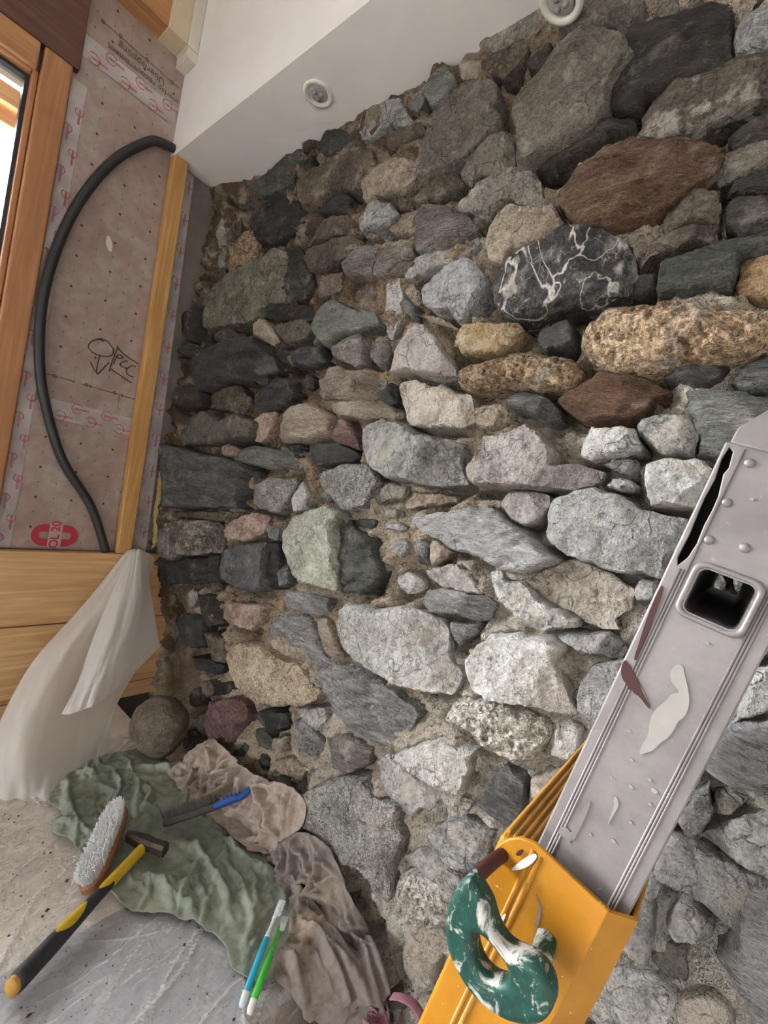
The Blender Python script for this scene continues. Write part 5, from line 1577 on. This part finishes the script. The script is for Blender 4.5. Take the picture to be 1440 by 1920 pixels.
# ------------------------------------------------------------------ hammer
plain('grip_black', S(46, 46, 50), 0.55, 0, 0.1, 80)
plain('grip_yellow', S(206, 172, 40), 0.5, 0, 0.08, 60)
plain('hammer_wood_end', S(196, 150, 74), 0.6, 0, 0.12, 60)
plain('hammer_steel', S(84, 74, 72), 0.5, 0.7, 0.25, 60, 0.3)
ham = add_obj('hammer', None, None, None, 'steel hammer with black and yellow grip lying across the film', 'hammer')
A_ = Vector((0.990, -0.618, H + 0.030))
B_ = Vector((0.846, -0.352, H + 0.046))
dv_ = (B_ - A_)
Lh = dv_.length
hx = dv_.normalized()
hz_ = Vector((0, 0, 1))
hz_ = (hz_ - hx * hz_.dot(hx)).normalized()
hy = hz_.cross(hx)
HM = Matrix((
    (hx.x, hy.x, hz_.x, A_.x), (hx.y, hy.y, hz_.y, A_.y), (hx.z, hy.z, hz_.z, A_.z), (0, 0, 0, 1)))
def hrad(s_):
    return float(np.interp(s_, [0, 0.01, 0.08, 0.16, 0.20, 0.30], [0.0160, 0.0175, 0.0165, 0.0125, 0.0118, 0.0125]))
def hseg(name, s0, s1, mat, grow=1.0, n=14, arc=None):
    ss = np.linspace(s0, s1, n)
    me = sweep(name, [(s_, 0, 0) for s_ in ss], [hrad(s_) * grow for s_ in ss], 20, True, (1.15, 0.85), (0, 0, 1))
    me.transform(HM)
    return add_obj(name, me, ham, mat)
hseg('butt', -0.004, 0.004, 'hammer_wood_end', 0.93, 4)
hseg('grip', 0.003, 0.200, 'grip_black', 1.0, 24)
hseg('handle', 0.198, Lh + 0.01, 'grip_yellow', 0.98, 18)
def inlay(s0, s1, tip):
    """pointed yellow inlay on the upper side of the grip"""
    vv, ff = [], []
    n, m_ = 22, 9
    for i in range(n + 1):
        s_ = s0 + (s1 - s0) * i / n
        f_ = i / n
        wd_ = 0.95 * (math.sin(math.pi * min(max(f_, 0.02), 0.98)) ** 0.6 if not tip else min(1, (f_ * 2.2) ** 0.7 + 0.02))
        for j in range(m_ + 1):
            a = (j / m_ - 0.5) * 2 * wd_
            r = hrad(s_) * 1.035
            vv.append((s_, math.sin(a) * r * 0.85, math.cos(a) * r * 1.15))
    for i in range(n):
        for j in range(m_):
            k = i * (m_ + 1) + j
            ff.append((k, k + 1, k + m_ + 2, k + m_ + 1))
    me = mesh_from('inlay', vv, ff, True)
    me.transform(HM)
    add_obj('inlay', me, ham, 'grip_yellow')
inlay(0.075, 0.140, False)
inlay(0.170, 0.215, True)
# head: square face on one side, tapered peen on the other
hd = Matrix.Translation((Lh - 0.002, 0, 0.006))
bm = bmesh.new()
prof = [(-0.050, 0.006, 0.013), (-0.030, 0.010, 0.014), (-0.012, 0.0135, 0.0145), (0.012, 0.0135, 0.0145), (0.020, 0.0115, 0.0125), (0.026, 0.0125, 0.0135), (0.050, 0.0132, 0.0142), (0.053, 0.0118, 0.0128)]
ring = []
for y_, a_, b_ in prof:
    c8 = []
    for k in range(8):
        an = math.pi / 8 + k * math.pi / 4
        sx2, sz2 = math.copysign(1, math.cos(an)), math.copysign(1, math.sin(an))
        px_ = a_ * (1 if abs(math.cos(an)) > 0.5 else 0.55)
        pz_ = b_ * (1 if abs(math.sin(an)) > 0.5 else 0.55)
        c8.append(bm.verts.new((sx2 * px_, y_, sz2 * pz_)))
    ring.append(c8)
for i in range(len(ring) - 1):
    for k in range(8):
        bm.faces.new((ring[i][k], ring[i][(k + 1) % 8], ring[i + 1][(k + 1) % 8], ring[i + 1][k]))
bm.faces.new(ring[0])
bm.faces.new(ring[-1][::-1])
bm.transform(HM @ hd @ Matrix.Rotation(math.pi, 4, 'Z') @ Matrix.Diagonal((1.0, 1.0, 1.0, 1)))
add_obj('head', bm_to('head', bm), ham, 'hammer_steel')

# ------------------------------------------------------------------ brushes
def bristles(name, pts, nrms, length, rad, parent, mat, spread, seed, clump=0.3):
    rng = np.random.default_rng(seed)
    vv, ff = [], []
    for p, nn in zip(pts, nrms):
        d = np.array(nn) + rng.normal(0, spread, 3)
        d = d / np.linalg.norm(d)
        L = length * rng.uniform(0.86, 1.05)
        t1 = np.cross(d, [0.3, 0.5, 0.8])
        t1 /= np.linalg.norm(t1)
        t2 = np.cross(d, t1)
        tip = np.array(p) + d * L + rng.normal(0, spread * 0.15 * length, 3)
        b0 = len(vv)
        for c_, s_ in ((1, 0), (-0.5, 0.866), (-0.5, -0.866)):
            vv.append(np.array(p) + rad * (c_ * t1 + s_ * t2))
        for c_, s_ in ((1, 0), (-0.5, 0.866), (-0.5, -0.866)):
            vv.append(tip + rad * 0.8 * (c_ * t1 + s_ * t2))
        ff += [(b0, b0 + 1, b0 + 4, b0 + 3), (b0 + 1, b0 + 2, b0 + 5, b0 + 4), (b0 + 2, b0, b0 + 3, b0 + 5), (b0 + 3, b0 + 4, b0 + 5)]
    o = add_obj(name, mesh_from(name, vv, ff), parent, mat)
    o['kind'] = 'stuff'
    return o
plain('bristle_white', S(236, 238, 238), 0.7, 0, 0.04, 200)
plain('brush_wood', S(150, 104, 70), 0.6, 0, 0.15, 50)
def frame(a, b, zr=(0, 0, 1)):
    a, b = Vector(a), Vector(b)
    x_ = (b - a).normalized()
    z_ = Vector(zr)
    z_ = (z_ - x_ * z_.dot(x_)).normalized()
    y_ = z_.cross(x_)
    return Matrix(((x_.x, y_.x, z_.x, a.x), (x_.y, y_.y, z_.y, a.y), (x_.z, y_.z, z_.z, a.z), (0, 0, 0, 1))), (b - a).length
sb = add_obj('scrub_brush', None, None, None, 'scrubbing brush with dense white bristles and wooden back on the green rag', 'brush')
SM, SL = frame((0.880, -0.478, H + 0.030), (0.702, -0.352, H + 0.048), (-0.25, -0.35, 0.9))
def lozenge(L, w, n=28):
    pts = []
    for k in range(n):
        a = 2 * math.pi * k / n
        c_, s_ = math.cos(a), math.sin(a)
        pts.append((L / 2 + L / 2 * math.copysign(abs(c_) ** 0.55, c_), w * math.copysign(abs(s_) ** 0.75, s_) * (1 - 0.10 * c_)))
    return pts
back = curve_plate('wooden_back', [lozenge(SL, 0.026)], 0.009, 0.004, Matrix.Translation((0, 0, 0.0)))
back.transform(SM)
add_obj('wooden_back', back, sb, 'brush_wood')
lz = np.array(lozenge(SL - 0.010, 0.0225)) + np.array([0.005, 0])
rb = np.random.default_rng(2)
cand = np.stack([rb.uniform(0, SL, 5200), rb.uniform(-0.03, 0.03, 5200)], 1)
cand = cand[inside_poly(lz, cand)]
R3 = np.array(SM.to_3x3())
o3 = np.array(SM.translation)
pts3 = np.column_stack([cand, np.full(len(cand), 0.008)]) @ R3.T + o3
nr = np.column_stack([(cand[:, 0] - SL / 2) * 2.2, cand[:, 1] * 6.0, np.ones(len(cand))]) @ R3.T
bristles('bristle_tuft', pts3, nr, 0.028, 0.00075, sb, 'bristle_white', 0.10, 4)

plain('wire_steel', S(70, 68, 66), 0.45, 0.7, 0.2, 200)
plain('brush_grey_wood', S(58, 55, 54), 0.75, 0, 0.15, 60)
plain('handle_blue', S(30, 74, 150), 0.4, 0, 0.08, 40)
wb = add_obj('wire_brush', None, None, None, 'steel wire brush with ribbed blue plastic handle on the rags', 'brush')
WM, WL = frame((0.812, -0.297, H + 0.050), (0.926, -0.136, H + 0.122), (-0.75, 0.1, 0.65))
bk = box_mesh('brush_block', (0.0, -0.011, -0.008), (0.128, 0.011, 0.008), 0.004, 3)
bk.transform(WM)
add_obj('brush_block', bk, wb, 'brush_grey_wood')
hp = [(0.120, 0, 0.0), (0.140, 0, 0.002), (0.165, 0, 0.004), (0.180, 0, 0.003), (0.194, 0, 0.006), (WL, 0, 0.014)]
hm = sweep('handle', smooth_path(hp, 6), [0.0115] * 6 + [0.0125] * 12 + [0.011] * 6 + [0.0105] * 7, 16, True, (0.8, 1.1), (0, 0, 1))
hm.transform(WM)
hb = add_obj('handle', hm, wb, 'handle_blue')
for k in range(5):
    rg = box_mesh('finger_rib', (0.140 + k * 0.010, -0.0125, 0.006), (0.144 + k * 0.010, 0.0125, 0.0145), 0.0012, 2)
    rg.transform(WM)
    add_obj('finger_rib', rg, hb, 'handle_blue')
wp, wn = [], []
for i in range(34):
    for j in range(7):
        for q in range(3):
            wp.append((0.004 + i * 0.0036 + rb.normal(0, 0.0007), -0.0085 + j * 0.0028 + rb.normal(0, 0.0005), 0.006))
            wn.append(((i - 17) * 0.010, (j - 3) * 0.05, 1))
wp = np.array(wp) @ np.array(WM.to_3x3()).T + np.array(WM.translation)
wn = np.array(wn) @ np.array(WM.to_3x3()).T
bristles('wire_bristle', wp, wn, 0.027, 0.0003, wb, 'wire_steel', 0.30, 7)

# ------------------------------------------------------------------ toothbrushes
plain('brush_blue', S(40, 168, 200), 0.35, 0, 0.04)
plain('brush_clear', S(206, 222, 228), 0.3, 0, 0.04)
plain('brush_green', S(70, 200, 70), 0.35, 0, 0.04)
plain('brush_white', S(230, 230, 226), 0.4, 0, 0.04)
def toothbrush(a, b, label, body, tip, headmat):
    root = add_obj('toothbrush', None, None, None, label, 'toothbrush', 'toothbrushes on the bench')
    TM, TL = frame(a, b)
    def part(name, s0, s1, mat, n=16, gr=1.0, zoff=0.0):
        ss = np.linspace(s0, s1, n) * TL
        rad_ = [float(np.interp(s_ / TL, [0, 0.03, 0.15, 0.45, 0.62, 0.72, 0.80, 1.0], [0.0035, 0.0056, 0.0062, 0.0058, 0.0042, 0.0030, 0.0034, 0.0036])) * gr for s_ in ss]
        zz_ = [0.006 + 0.004 * math.sin(s_ / TL * 4.0) + zoff for s_ in ss]
        me = sweep(name, [(s_, 0, z_) for s_, z_ in zip(ss, zz_)], rad_, 14, True, (0.75, 1.1), (0, 0, 1))
        me.transform(TM)
        return add_obj(name, me, root, mat)
    part('grip', 0.10, 0.60, body, 22)
    part('end_cap', 0.0, 0.12, tip, 10, 1.02)
    part('neck', 0.59, 0.80, headmat, 12, 1.02)
    hd_ = part('head', 0.79, 1.0, headmat, 10, 1.25)
    wp2, wn2 = [], []
    for i in range(10):
        for j in range(4):
            for q in range(10):
                wp2.append((TL * (0.83 + i * 0.0165) + rb.normal(0, 0.0006), -0.0035 + j * 0.0023 + rb.normal(0, 0.0004), 0.006))
                wn2.append((0, -0.9, 0.5))
    wp2 = np.array(wp2) @ np.array(TM.to_3x3()).T + np.array(TM.translation)
    wn2 = np.array(wn2) @ np.array(TM.to_3x3()).T
    bristles('bristle', wp2, wn2, 0.008, 0.0004, root, 'bristle_white', 0.05, 3)
    return root
toothbrush((1.254, -0.353, H + 0.012), (1.163, -0.204, H + 0.050), 'blue toothbrush, the left one of the pair on the green rag', 'brush_blue', 'brush_clear', 'brush_clear')
toothbrush((1.272, -0.349, H + 0.012), (1.186, -0.212, H + 0.036), 'green and white toothbrush lying right of the blue one', 'brush_green', 'brush_white', 'brush_green')

# crumbs of old mortar
plain('crumb_dark', S(66, 60, 54), 0.95, 0, 0.2, 80)
rk = np.random.default_rng(12)
vv, ff = [], []
for _ in range(420):
    x_, y_ = rk.uniform(0.45, 1.26), rk.uniform(-1.0, -0.20)
    r_ = abs(rk.normal(0.0012, 0.0011)) + 0.0006
    fzz = float(fz.reshape(nfy, nfx)[int(np.clip((y_ + 1.5) / 1.355 * (nfy - 1), 0, nfy - 1)), int(np.clip((x_ - 0.30) / (XE + 0.15) * (nfx - 1), 0, nfx - 1))]) + r_ * 1.3
    b0 = len(vv)
    for dx, dy, dz in ((1, 0, 0), (-1, 0, 0), (0, 1, 0), (0, -1, 0), (0, 0, 1), (0, 0, -1)):
        k_ = r_ * rk.uniform(0.6, 1.3)
        vv.append((x_ + dx * k_, y_ + dy * k_, H + fzz + dz * k_))
    for a in (0, 1):
        for b in (2, 3):
            for c_ in (4, 5):
                ff.append((b0 + a, b0 + b, b0 + c_))
add_obj('mortar_crumbs', mesh_from('mortar_crumbs', vv, ff), None, 'crumb_dark', 'dark crumbs of old mortar scattered over the plastic film', 'crumbs', None, 'stuff')

# ------------------------------------------------------------------ ladder leaning in front of the wall
UX = Vector((0.2095, 0, 0.9778))
WX = Vector((0.9778, 0, -0.2095))
LO = Vector((1.79467, -0.58, 1.58271))
LM = Matrix(((WX.x, UX.x, 0, LO.x), (WX.y, UX.y, -1, LO.y), (WX.z, UX.z, 0, LO.z), (0, 0, 0, 1)))   # local x across, y up the stile, z towards the room
t = NT('ladder_aluminium')
v = t.coords(scale=(1, 1, 1))
n1 = t.noise(v, 30, 5, 0.65)
n2 = t.noise(v, 190, 3, 0.7)
c = t.ramp(n1, [(0.35, S(124, 120, 121)), (0.65, S(145, 141, 142))])
c = t.mix(t.ramp(n2, [(0.66, 0.0), (0.74, 0.6)]), c, S(176, 174, 172))
c = t.mix(t.ramp(n2, [(0.25, 0.5), (0.30, 0.0)]), c, S(96, 92, 92))
t.done(c, t.ramp(n1, [(0.3, 0.42), (0.7, 0.58)]), t.bump(n2, 0.06, 0.001), 0.4, 0.4)
t = NT('ladder_yellow')
v = t.coords()
n1 = t.noise(v, 40, 5, 0.65)
n2 = t.noise(v, 150, 3, 0.7)
c = t.ramp(n1, [(0.3, S(170, 114, 18)), (0.7, S(186, 129, 28))])
c = t.mix(t.ramp(n2, [(0.69, 0.0), (0.73, 0.85)]), c, S(226, 218, 202))
c = t.mix(t.ramp(t.noise(v, 26, 4, 0.7), [(0.62, 0.0), (0.72, 0.45)]), c, S(140, 88, 36))
t.done(c, 0.42, t.bump(n2, 0.08, 0.001), 0.0, 0.5)
t = NT('latch_green')
v = t.coords()
n1 = t.noise(v, 62, 5, 0.7, 0.8)
n2 = t.noise(v, 260, 3, 0.7)
c = t.ramp(n2, [(0.35, S(10, 58, 50)), (0.7, S(22, 80, 69))])
c = t.mix(t.ramp(n1, [(0.52, 0.0), (0.60, 0.9)]), c, S(196, 194, 188))
c = t.mix(t.ramp(n2, [(0.66, 0.0), (0.72, 0.9)]), c, S(206, 206, 200))
t.done(c, 0.45, t.bump(n1, 0.1, 0.001))
plain('splash_plaster', S(158, 156, 151), 0.85, 0, 0.05, 120, 0.2)
plain('splash_burgundy', S(62, 24, 24), 0.55, 0, 0.15, 80)
plain('splash_grey', S(126, 120, 118), 0.8, 0, 0.1, 80)
plain('splash_white', S(222, 218, 210), 0.7, 0, 0.04, 80)
plain('worn_rung', S(176, 128, 62), 0.75, 0, 0.25, 60, 0.4)
mm = lambda pts: [(a / 1000, b / 1000) for a, b in pts]

ladder = add_obj('step_ladder', None, None, None, 'paint-splashed aluminium ladder sliding in a yellow lower section, leaning close in front', 'ladder')

def place(me, off=Matrix.Identity(4)):
    me.transform(LM @ off)
    return me
def rrect(x0, x1, y0, y1, r, n=6):
    pts = []
    for cx, cy, a0 in ((x1 - r, y0 + r, -90), (x1 - r, y1 - r, 0), (x0 + r, y1 - r, 90), (x0 + r, y0 + r, 180)):
        for k in range(n + 1):
            a = math.radians(a0 + 90 * k / n)
            pts.append((cx + r * math.cos(a), cy + r * math.sin(a)))
    return pts
TOP = 0.0815
FAR = 0.405            # distance between the two stile faces
BOT = -0.62
RUNGS = (0.0, -0.26, -0.52)
slot = mm([(-24.8, 79), (-22.4, 77), (-21.0, 68), (-22.0, 64), (-19.8, 52), (-19.6, 44), (-20.0, 35), (-19.4, 24), (-20.4, 15), (-23.2, 9), (-24.6, 13), (-24.2, 28), (-24.8, 40), (-25.0, 49), (-24.4, 60), (-25.6, 72)])
def stile(zf, sgn, detail):
    """closed box section; zf = z of the outer face, sgn = +1 when the outer face looks at +z"""
    st = add_obj('stile', None, ladder)
    outl = [rrect(-0.0270, 0.0262, BOT, TOP, 0.0015)]
    for ry in RUNGS:
        outl.append(rrect(-0.0140, 0.0140, ry - 0.0142, ry + 0.0142, 0.005))
    if detail:
        outl.append(slot)
    add_obj('face', place(curve_plate('face', outl, 0.0009, 0.0006), Matrix.Translation((0, 0, zf - sgn * 0.0009))), st, 'ladder_aluminium')
    holes = [rrect(-0.0145, 0.0145, ry - 0.0147, ry + 0.0147, 0.005) for ry in RUNGS]
    add_obj('inner_web', place(curve_plate('inner_web', [rrect(-0.0268, 0.0260, BOT, TOP, 0.0015)] + holes, 0.0008, 0), Matrix.Translation((0, 0, zf - sgn * 0.026))), st, 'ladder_aluminium')
    for x0, x1 in ((-0.0275, -0.0258), (0.0250, 0.0267)):
        z0, z1 = sorted((zf - sgn * 0.0265, zf - sgn * 0.0006))
        add_obj('flange', place(box_mesh('flange', (x0, BOT, z0), (x1, TOP, z1), 0.0007, 2)), st, 'ladder_aluminium')
    for x in (-0.0213, -0.0197, -0.0181, 0.0168, 0.0183, 0.0198):
        ss = [(x, BOT + 0.004, zf + sgn * 0.0002), (x, 0.008 if (detail and x < -0.019) else TOP - 0.002, zf + sgn * 0.0002)]
        add_obj('ridge', place(sweep('ridge', ss, 0.0007, 10)), st, 'ladder_aluminium')
    if detail:
        ss = [(-0.0188, 0.012, zf + 0.0002), (-0.0188, TOP - 0.002, zf + 0.0002)]
    return st
stile(0.0, 1, True)
stile(-FAR, -1, False)
for ry in RUNGS:
    rg = add_obj('rung', None, ladder)
    # hollow square tube with rolled rims
    o_, i_ = rrect(-0.0142, 0.0142, -0.0144, 0.0144, 0.005), rrect(-0.0126, 0.0126, -0.0128, 0.0128, 0.004)
    tube = curve_plate('tube', [o_, i_], FAR / 2 + 0.001, 0)
    add_obj('tube', place(tube, Matrix.Translation((0, ry, -FAR / 2))), rg, 'ladder_aluminium')
    for zf in (0.0006, -FAR - 0.0006):
        rp = [(p[0], p[1], zf) for p in rrect(-0.0148, 0.0148, -0.0150, 0.0150, 0.0055)]
        n, m_, vv, ff = len(rp), 8, [], []
        for i, p in enumerate(rp):
            cxy = Vector((p[0], p[1], 0)).normalized()
            for k in range(m_):
                a = 2 * math.pi * k / m_
                vv.append((p[0] + cxy.x * 0.0019 * math.cos(a), p[1] + ry + cxy.y * 0.0019 * math.cos(a), zf + 0.0016 * math.sin(a)))
        for i in range(n):
            for k in range(m_):
                ff.append((i * m_ + k, i * m_ + (k + 1) % m_, ((i + 1) % n) * m_ + (k + 1) % m_, ((i + 1) % n) * m_ + k))
        add_obj('rolled_rim', place(mesh_from('rolled_rim', vv, ff, True)), rg, 'ladder_aluminium')
for x, y in ((-0.0135, 0.073), (-0.0150, 0.050), (-0.0150, 0.028), (0.0005, 0.030)):
    bm = bmesh.new()
    bmesh.ops.create_uvsphere(bm, u_segments=16, v_segments=8, radius=0.0026, matrix=Matrix.Translation((x, y, 0.0)) @ Matrix.Diagonal((1, 1, 0.6, 1)))
    add_obj('rivet', place(bm_to('rivet', bm, True)), ladder, 'ladder_aluminium')
# hinge plate at the top, and the other leg folding down behind the viewer's right
hp_ = curve_plate('hinge_plate', [mm([(-25, 81), (-24.5, 89), (-16, 101), (0, 106), (16, 101), (25, 89), (25.5, 80), (0, 79.5)])], 0.002, 0.0006)
add_obj('hinge_plate', place(hp_, Matrix.Translation((0, 0, 0.0018))), ladder, 'ladder_aluminium')
hp2 = curve_plate('hinge_plate', [mm([(-25, 81), (-24.5, 89), (-16, 101), (0, 106), (16, 101), (25, 89), (25.5, 80), (0, 79.5)])], 0.002, 0.0006)
add_obj('hinge_plate', place(hp2, Matrix.Translation((0, 0, -FAR - 0.0018))), ladder, 'ladder_aluminium')
add_obj('hinge_pin', place(sweep('hinge_pin', [(0.008, 0.092, 0.006), (0.008, 0.092, -FAR - 0.006)], 0.008, 16)), ladder, 'ladder_aluminium')
RL = Matrix.Translation((0.03, 0.095, 0)) @ Matrix.Rotation(math.radians(24), 4, 'Z')
for zf in (0.0, -FAR):
    z0, z1 = (zf - 0.026, zf) if zf == 0 else (zf, zf + 0.026)
    add_obj('rear_stile', place(box_mesh('rear_stile', (-0.022, -1.78, z0), (0.022, 0.0, z1), 0.002, 2), RL), ladder, 'ladder_aluminium')
for k in range(5):
    add_obj('rear_rung', place(box_mesh('rear_rung', (-0.014, -0.30 - 0.29 * k, -FAR + 0.02), (0.014, -0.272 - 0.29 * k, -0.02), 0.003, 2), RL), ladder, 'ladder_aluminium')

# splashes on the aluminium face
def splash(pts, mat, z=0.0006, label=None):
    o = add_obj('paint_splash', place(curve_plate('paint_splash', [mm(pts)], 0.0003, 0, None, 2, True), Matrix.Translation((0, 0, z))), ladder, mat)
    return o
plain('seam_shade_black', S(10, 9, 9), 0.9, 0, 0.1, 80, 0.0, 0.05)
add_obj('seam_shade', place(curve_plate('seam_shade', [slot], 0.0003, 0), Matrix.Translation((0, 0, -0.0024))), ladder, 'seam_shade_black')  # black plate in the slot paints the shade inside the open seam
splash([(-26.6, -5), (-24, -5), (-22.4, -26), (-21.9, -41), (-21.5, -51), (-23, -51), (-24, -40), (-25.4, -29)], 'splash_burgundy', 0.0009)
splash([(-27, -53), (-24, -55), (-18, -59.5), (-15.5, -62), (-12, -66), (-5.4, -71.6), (-6.5, -72.4), (-13, -68.6), (-15.4, -69), (-17, -67.4), (-18.6, -68.4), (-20.5, -66), (-23.6, -65), (-26.8, -60)], 'splash_burgundy', 0.0009)
splash([(-16, -61), (-13, -64), (-8.2, -68.2), (-7.6, -69.6), (-9, -69), (-14, -65)], 'splash_grey')
splash([(-4, -42), (-1, -41), (0.5, -44), (4, -49), (5.6, -52), (8, -56), (9.4, -62), (9.3, -67), (7.6, -70), (8, -75), (7, -82), (4.6, -87), (4, -92), (1, -96), (-1, -99), (-2, -95), (-1, -87), (-2.5, -82), (-4, -75), (-3, -69), (-1, -64), (0, -58), (3, -56), (1, -54), (-3, -52), (-5, -48)], 'splash_plaster')
splash([(-11.6, -140), (-10.8, -150), (-11, -163), (-10.5, -168), (-12, -167), (-12.6, -172), (-15, -170), (-18, -172), (-21, -169.5), (-19.5, -166), (-16.5, -164), (-14, -166), (-13.4, -158), (-14.5, -150), (-13, -142)], 'splash_grey')
splash([(-2, -128), (1, -131), (0.6, -140), (0.2, -147), (-0.6, -140), (-1, -133), (-3, -130)], 'splash_plaster')
for x, y, r in ((12, -112, 1.2), (8, -108, 0.8), (13, -120, 0.7), (-3, -104, 0.7), (2, -118, 0.9), (-10, -90, 0.6), (4, -24, 0.7), (10, 40, 0.8), (-6, 55, 0.7), (2, 62, 0.9), (14, 58, 0.6), (-8, -120, 0.5), (6, -152, 0.8), (-5, -158, 0.6), (9, -136, 0.6)):
    splash([(x + r * 1.4 * math.cos(a), y + r * math.sin(a * 1.0) * 1.1) for a in np.linspace(0, 6.28, 9)[:-1]], 'splash_plaster' if (int(x * 7 + y) % 3) else 'splash_burgundy')

# yellow lower section
Y0, YT = -1.36, -0.1775
lower = add_obj('lower_section', None, ladder)
front_out = mm([(-27, -177.5), (17.4, -178.5)]) + [(0.0176, Y0), (-0.0430, Y0)] + mm([(-43.5, -278), (-44.5, -213), (-44.8, -196), (-41, -188), (-36, -182)])
ZF = 0.0140
add_obj('front_plate', place(curve_plate('front_plate', [front_out], 0.0016, 0.0008), Matrix.Translation((0, 0, ZF))), lower, 'ladder_yellow')
add_obj('back_plate', place(box_mesh('back_plate', (-0.043, Y0, -0.048), (0.0268, -0.228, -0.045), 0.0008, 1)), lower, 'ladder_yellow')
for x0, x1 in ((-0.0450, -0.0420), (0.0278, 0.0306)):
    add_obj('side_flange', place(box_mesh('side_flange', (x0, Y0, -0.047), (x1, YT - (0.020 if x0 < 0 else 0.004), ZF - (0.0005 if x0 < 0 else 0.0105)), 0.0012, 2)), lower, 'ladder_yellow')
# chamfer on the near right edge and the raised ribs
cv = [(0.0170, YT - 0.002, ZF + 0.0014), (0.0306, YT - 0.002, ZF - 0.010), (0.0306, Y0, ZF - 0.010), (0.0170, Y0, ZF + 0.0014),
      (0.0170, YT - 0.002, ZF - 0.001), (0.0290, YT - 0.002, ZF - 0.012), (0.0290, Y0, ZF - 0.012), (0.0170, Y0, ZF - 0.001)]
add_obj('chamfer', place(mesh_from('chamfer', cv, [(0, 1, 2, 3), (7, 6, 5, 4), (0, 4, 5, 1), (3, 2, 6, 7), (1, 5, 6, 2), (0, 3, 7, 4)])), lower, 'ladder_yellow')
for x, rr2 in ((-0.0262, 0.0017), (-0.0217, 0.0020)):
    add_obj('rib', place(sweep('rib', [(x, YT - 0.004, ZF + 0.0010), (x - 0.0005, Y0, ZF + 0.0010)], rr2, 12)), lower, 'ladder_yellow')
far = [(-0.0440, -0.048 + 0.0), (0.0290, 0)]
for zc in (-FAR - ZF,):
    add_obj('far_plate', place(box_mesh('far_plate', (-0.044, Y0, zc - 0.0016), (0.0268, YT - 0.004, zc + 0.0016), 0.001, 1)), lower, 'ladder_yellow')
    for x0, x1 in ((-0.0450, -0.0420), (0.0278, 0.0306)):
        add_obj('side_flange', place(box_mesh('side_flange', (x0, Y0, zc), (x1, YT - 0.004, zc + 0.060), 0.0012, 2)), lower, 'ladder_yellow')
# yellow rungs with a grooved tread, running back towards the wall
for k, ry in enumerate((-0.206, -0.486, -0.766, -1.046, -1.326)):
    rg = add_obj('rung', None, lower)
    add_obj('body', place(box_mesh('body', (-0.0475, ry - 0.018, -FAR - 0.010), (-0.0285, ry + 0.012, 0.008), 0.004, 3)), rg, 'ladder_yellow')
    for j in range(4):
        add_obj('tread_ridge', place(box_mesh('tread_ridge', (-0.0455 + j * 0.0042, ry + 0.0112, -FAR + 0.01), (-0.0433 + j * 0.0042, ry + 0.0138, 0.002), 0.0006, 1)), rg, 'worn_rung')
for z0 in (-0.047, -FAR - 0.015):
    add_obj('rubber_foot', place(box_mesh('rubber_foot', (-0.047, Y0 - 0.045, z0), (0.0315, Y0 + 0.02, z0 + 0.063), 0.006, 2)), lower, 'grip_black')
for pts, m3 in (([(-31, -196), (-27.4, -186), (-24.2, -181), (-22.8, -183), (-24.5, -190), (-28, -197), (-33, -203)], 'splash_white'),
                ([(-27, -232), (-24.6, -226), (-24.8, -240), (-26.5, -243)], 'splash_white'),
                ([(-29, -262), (-26.6, -257), (-26.2, -272), (-28, -284), (-29.6, -290), (-28.6, -275)], 'splash_white'),
                ([(-33, -187), (-30.5, -185), (-30.8, -190), (-34, -192)], 'splash_burgundy')):
    add_obj('paint_splash', place(curve_plate('paint_splash', [mm(pts)], 0.0004, 0, None, 2, True), Matrix.Translation((0, 0, ZF + 0.0030))), lower, m3)
# small blade-like scratch of grey metal beside the latch
add_obj('scratch', place(curve_plate('scratch', [mm([(-15.5, -203), (-12.6, -207), (-10.4, -213), (-10.0, -219), (-8.2, -219), (-8.6, -213), (-11, -206.5)])], 0.0003, 0), Matrix.Translation((0, 0, ZF + 0.0019))), lower, 'splash_grey')
# green latch lever
latch_o = mm([(-45, -198), (-49, -204), (-50.5, -217), (-49.5, -230), (-46, -239.5), (-40, -247), (-32, -251.5), (-22, -254), (-12, -252.5), (-2, -247.5), (5, -241), (11, -233), (13.4, -225), (13.2, -217), (9.4, -210.5), (4, -207.4), (-3, -207.4), (-8, -210), (-12, -213), (-17, -214.4), (-23, -212.4), (-27, -209), (-31, -204.4), (-36, -202), (-42, -200)])
latch_h = mm([(-32.5, -227), (-30.5, -222.4), (-25, -220.2), (-16, -221.2), (-11, -222.6), (-8.6, -226.4), (-10, -232), (-13.4, -235.6), (-19, -238.2), (-26, -236.4)])
add_obj('latch_lever', place(curve_plate('latch_lever', [latch_o, latch_h], 0.0075, 0.0045, None, 4, True), Matrix.Translation((0, 0, 0.045))), ladder, 'latch_green')
add_obj('latch_arm', place(sweep('latch_arm', smooth_path([(-0.002, -0.220, 0.016), (0.000, -0.222, 0.028), (0.000, -0.224, 0.040)], 5), 0.006, 14)), ladder, 'latch_green')
add_obj('latch_bracket', place(sweep('latch_bracket', smooth_path([(-0.040, -0.199, 0.014), (-0.042, -0.200, 0.026), (-0.044, -0.203, 0.042)], 5), 0.0040, 14)), ladder, 'splash_burgundy')
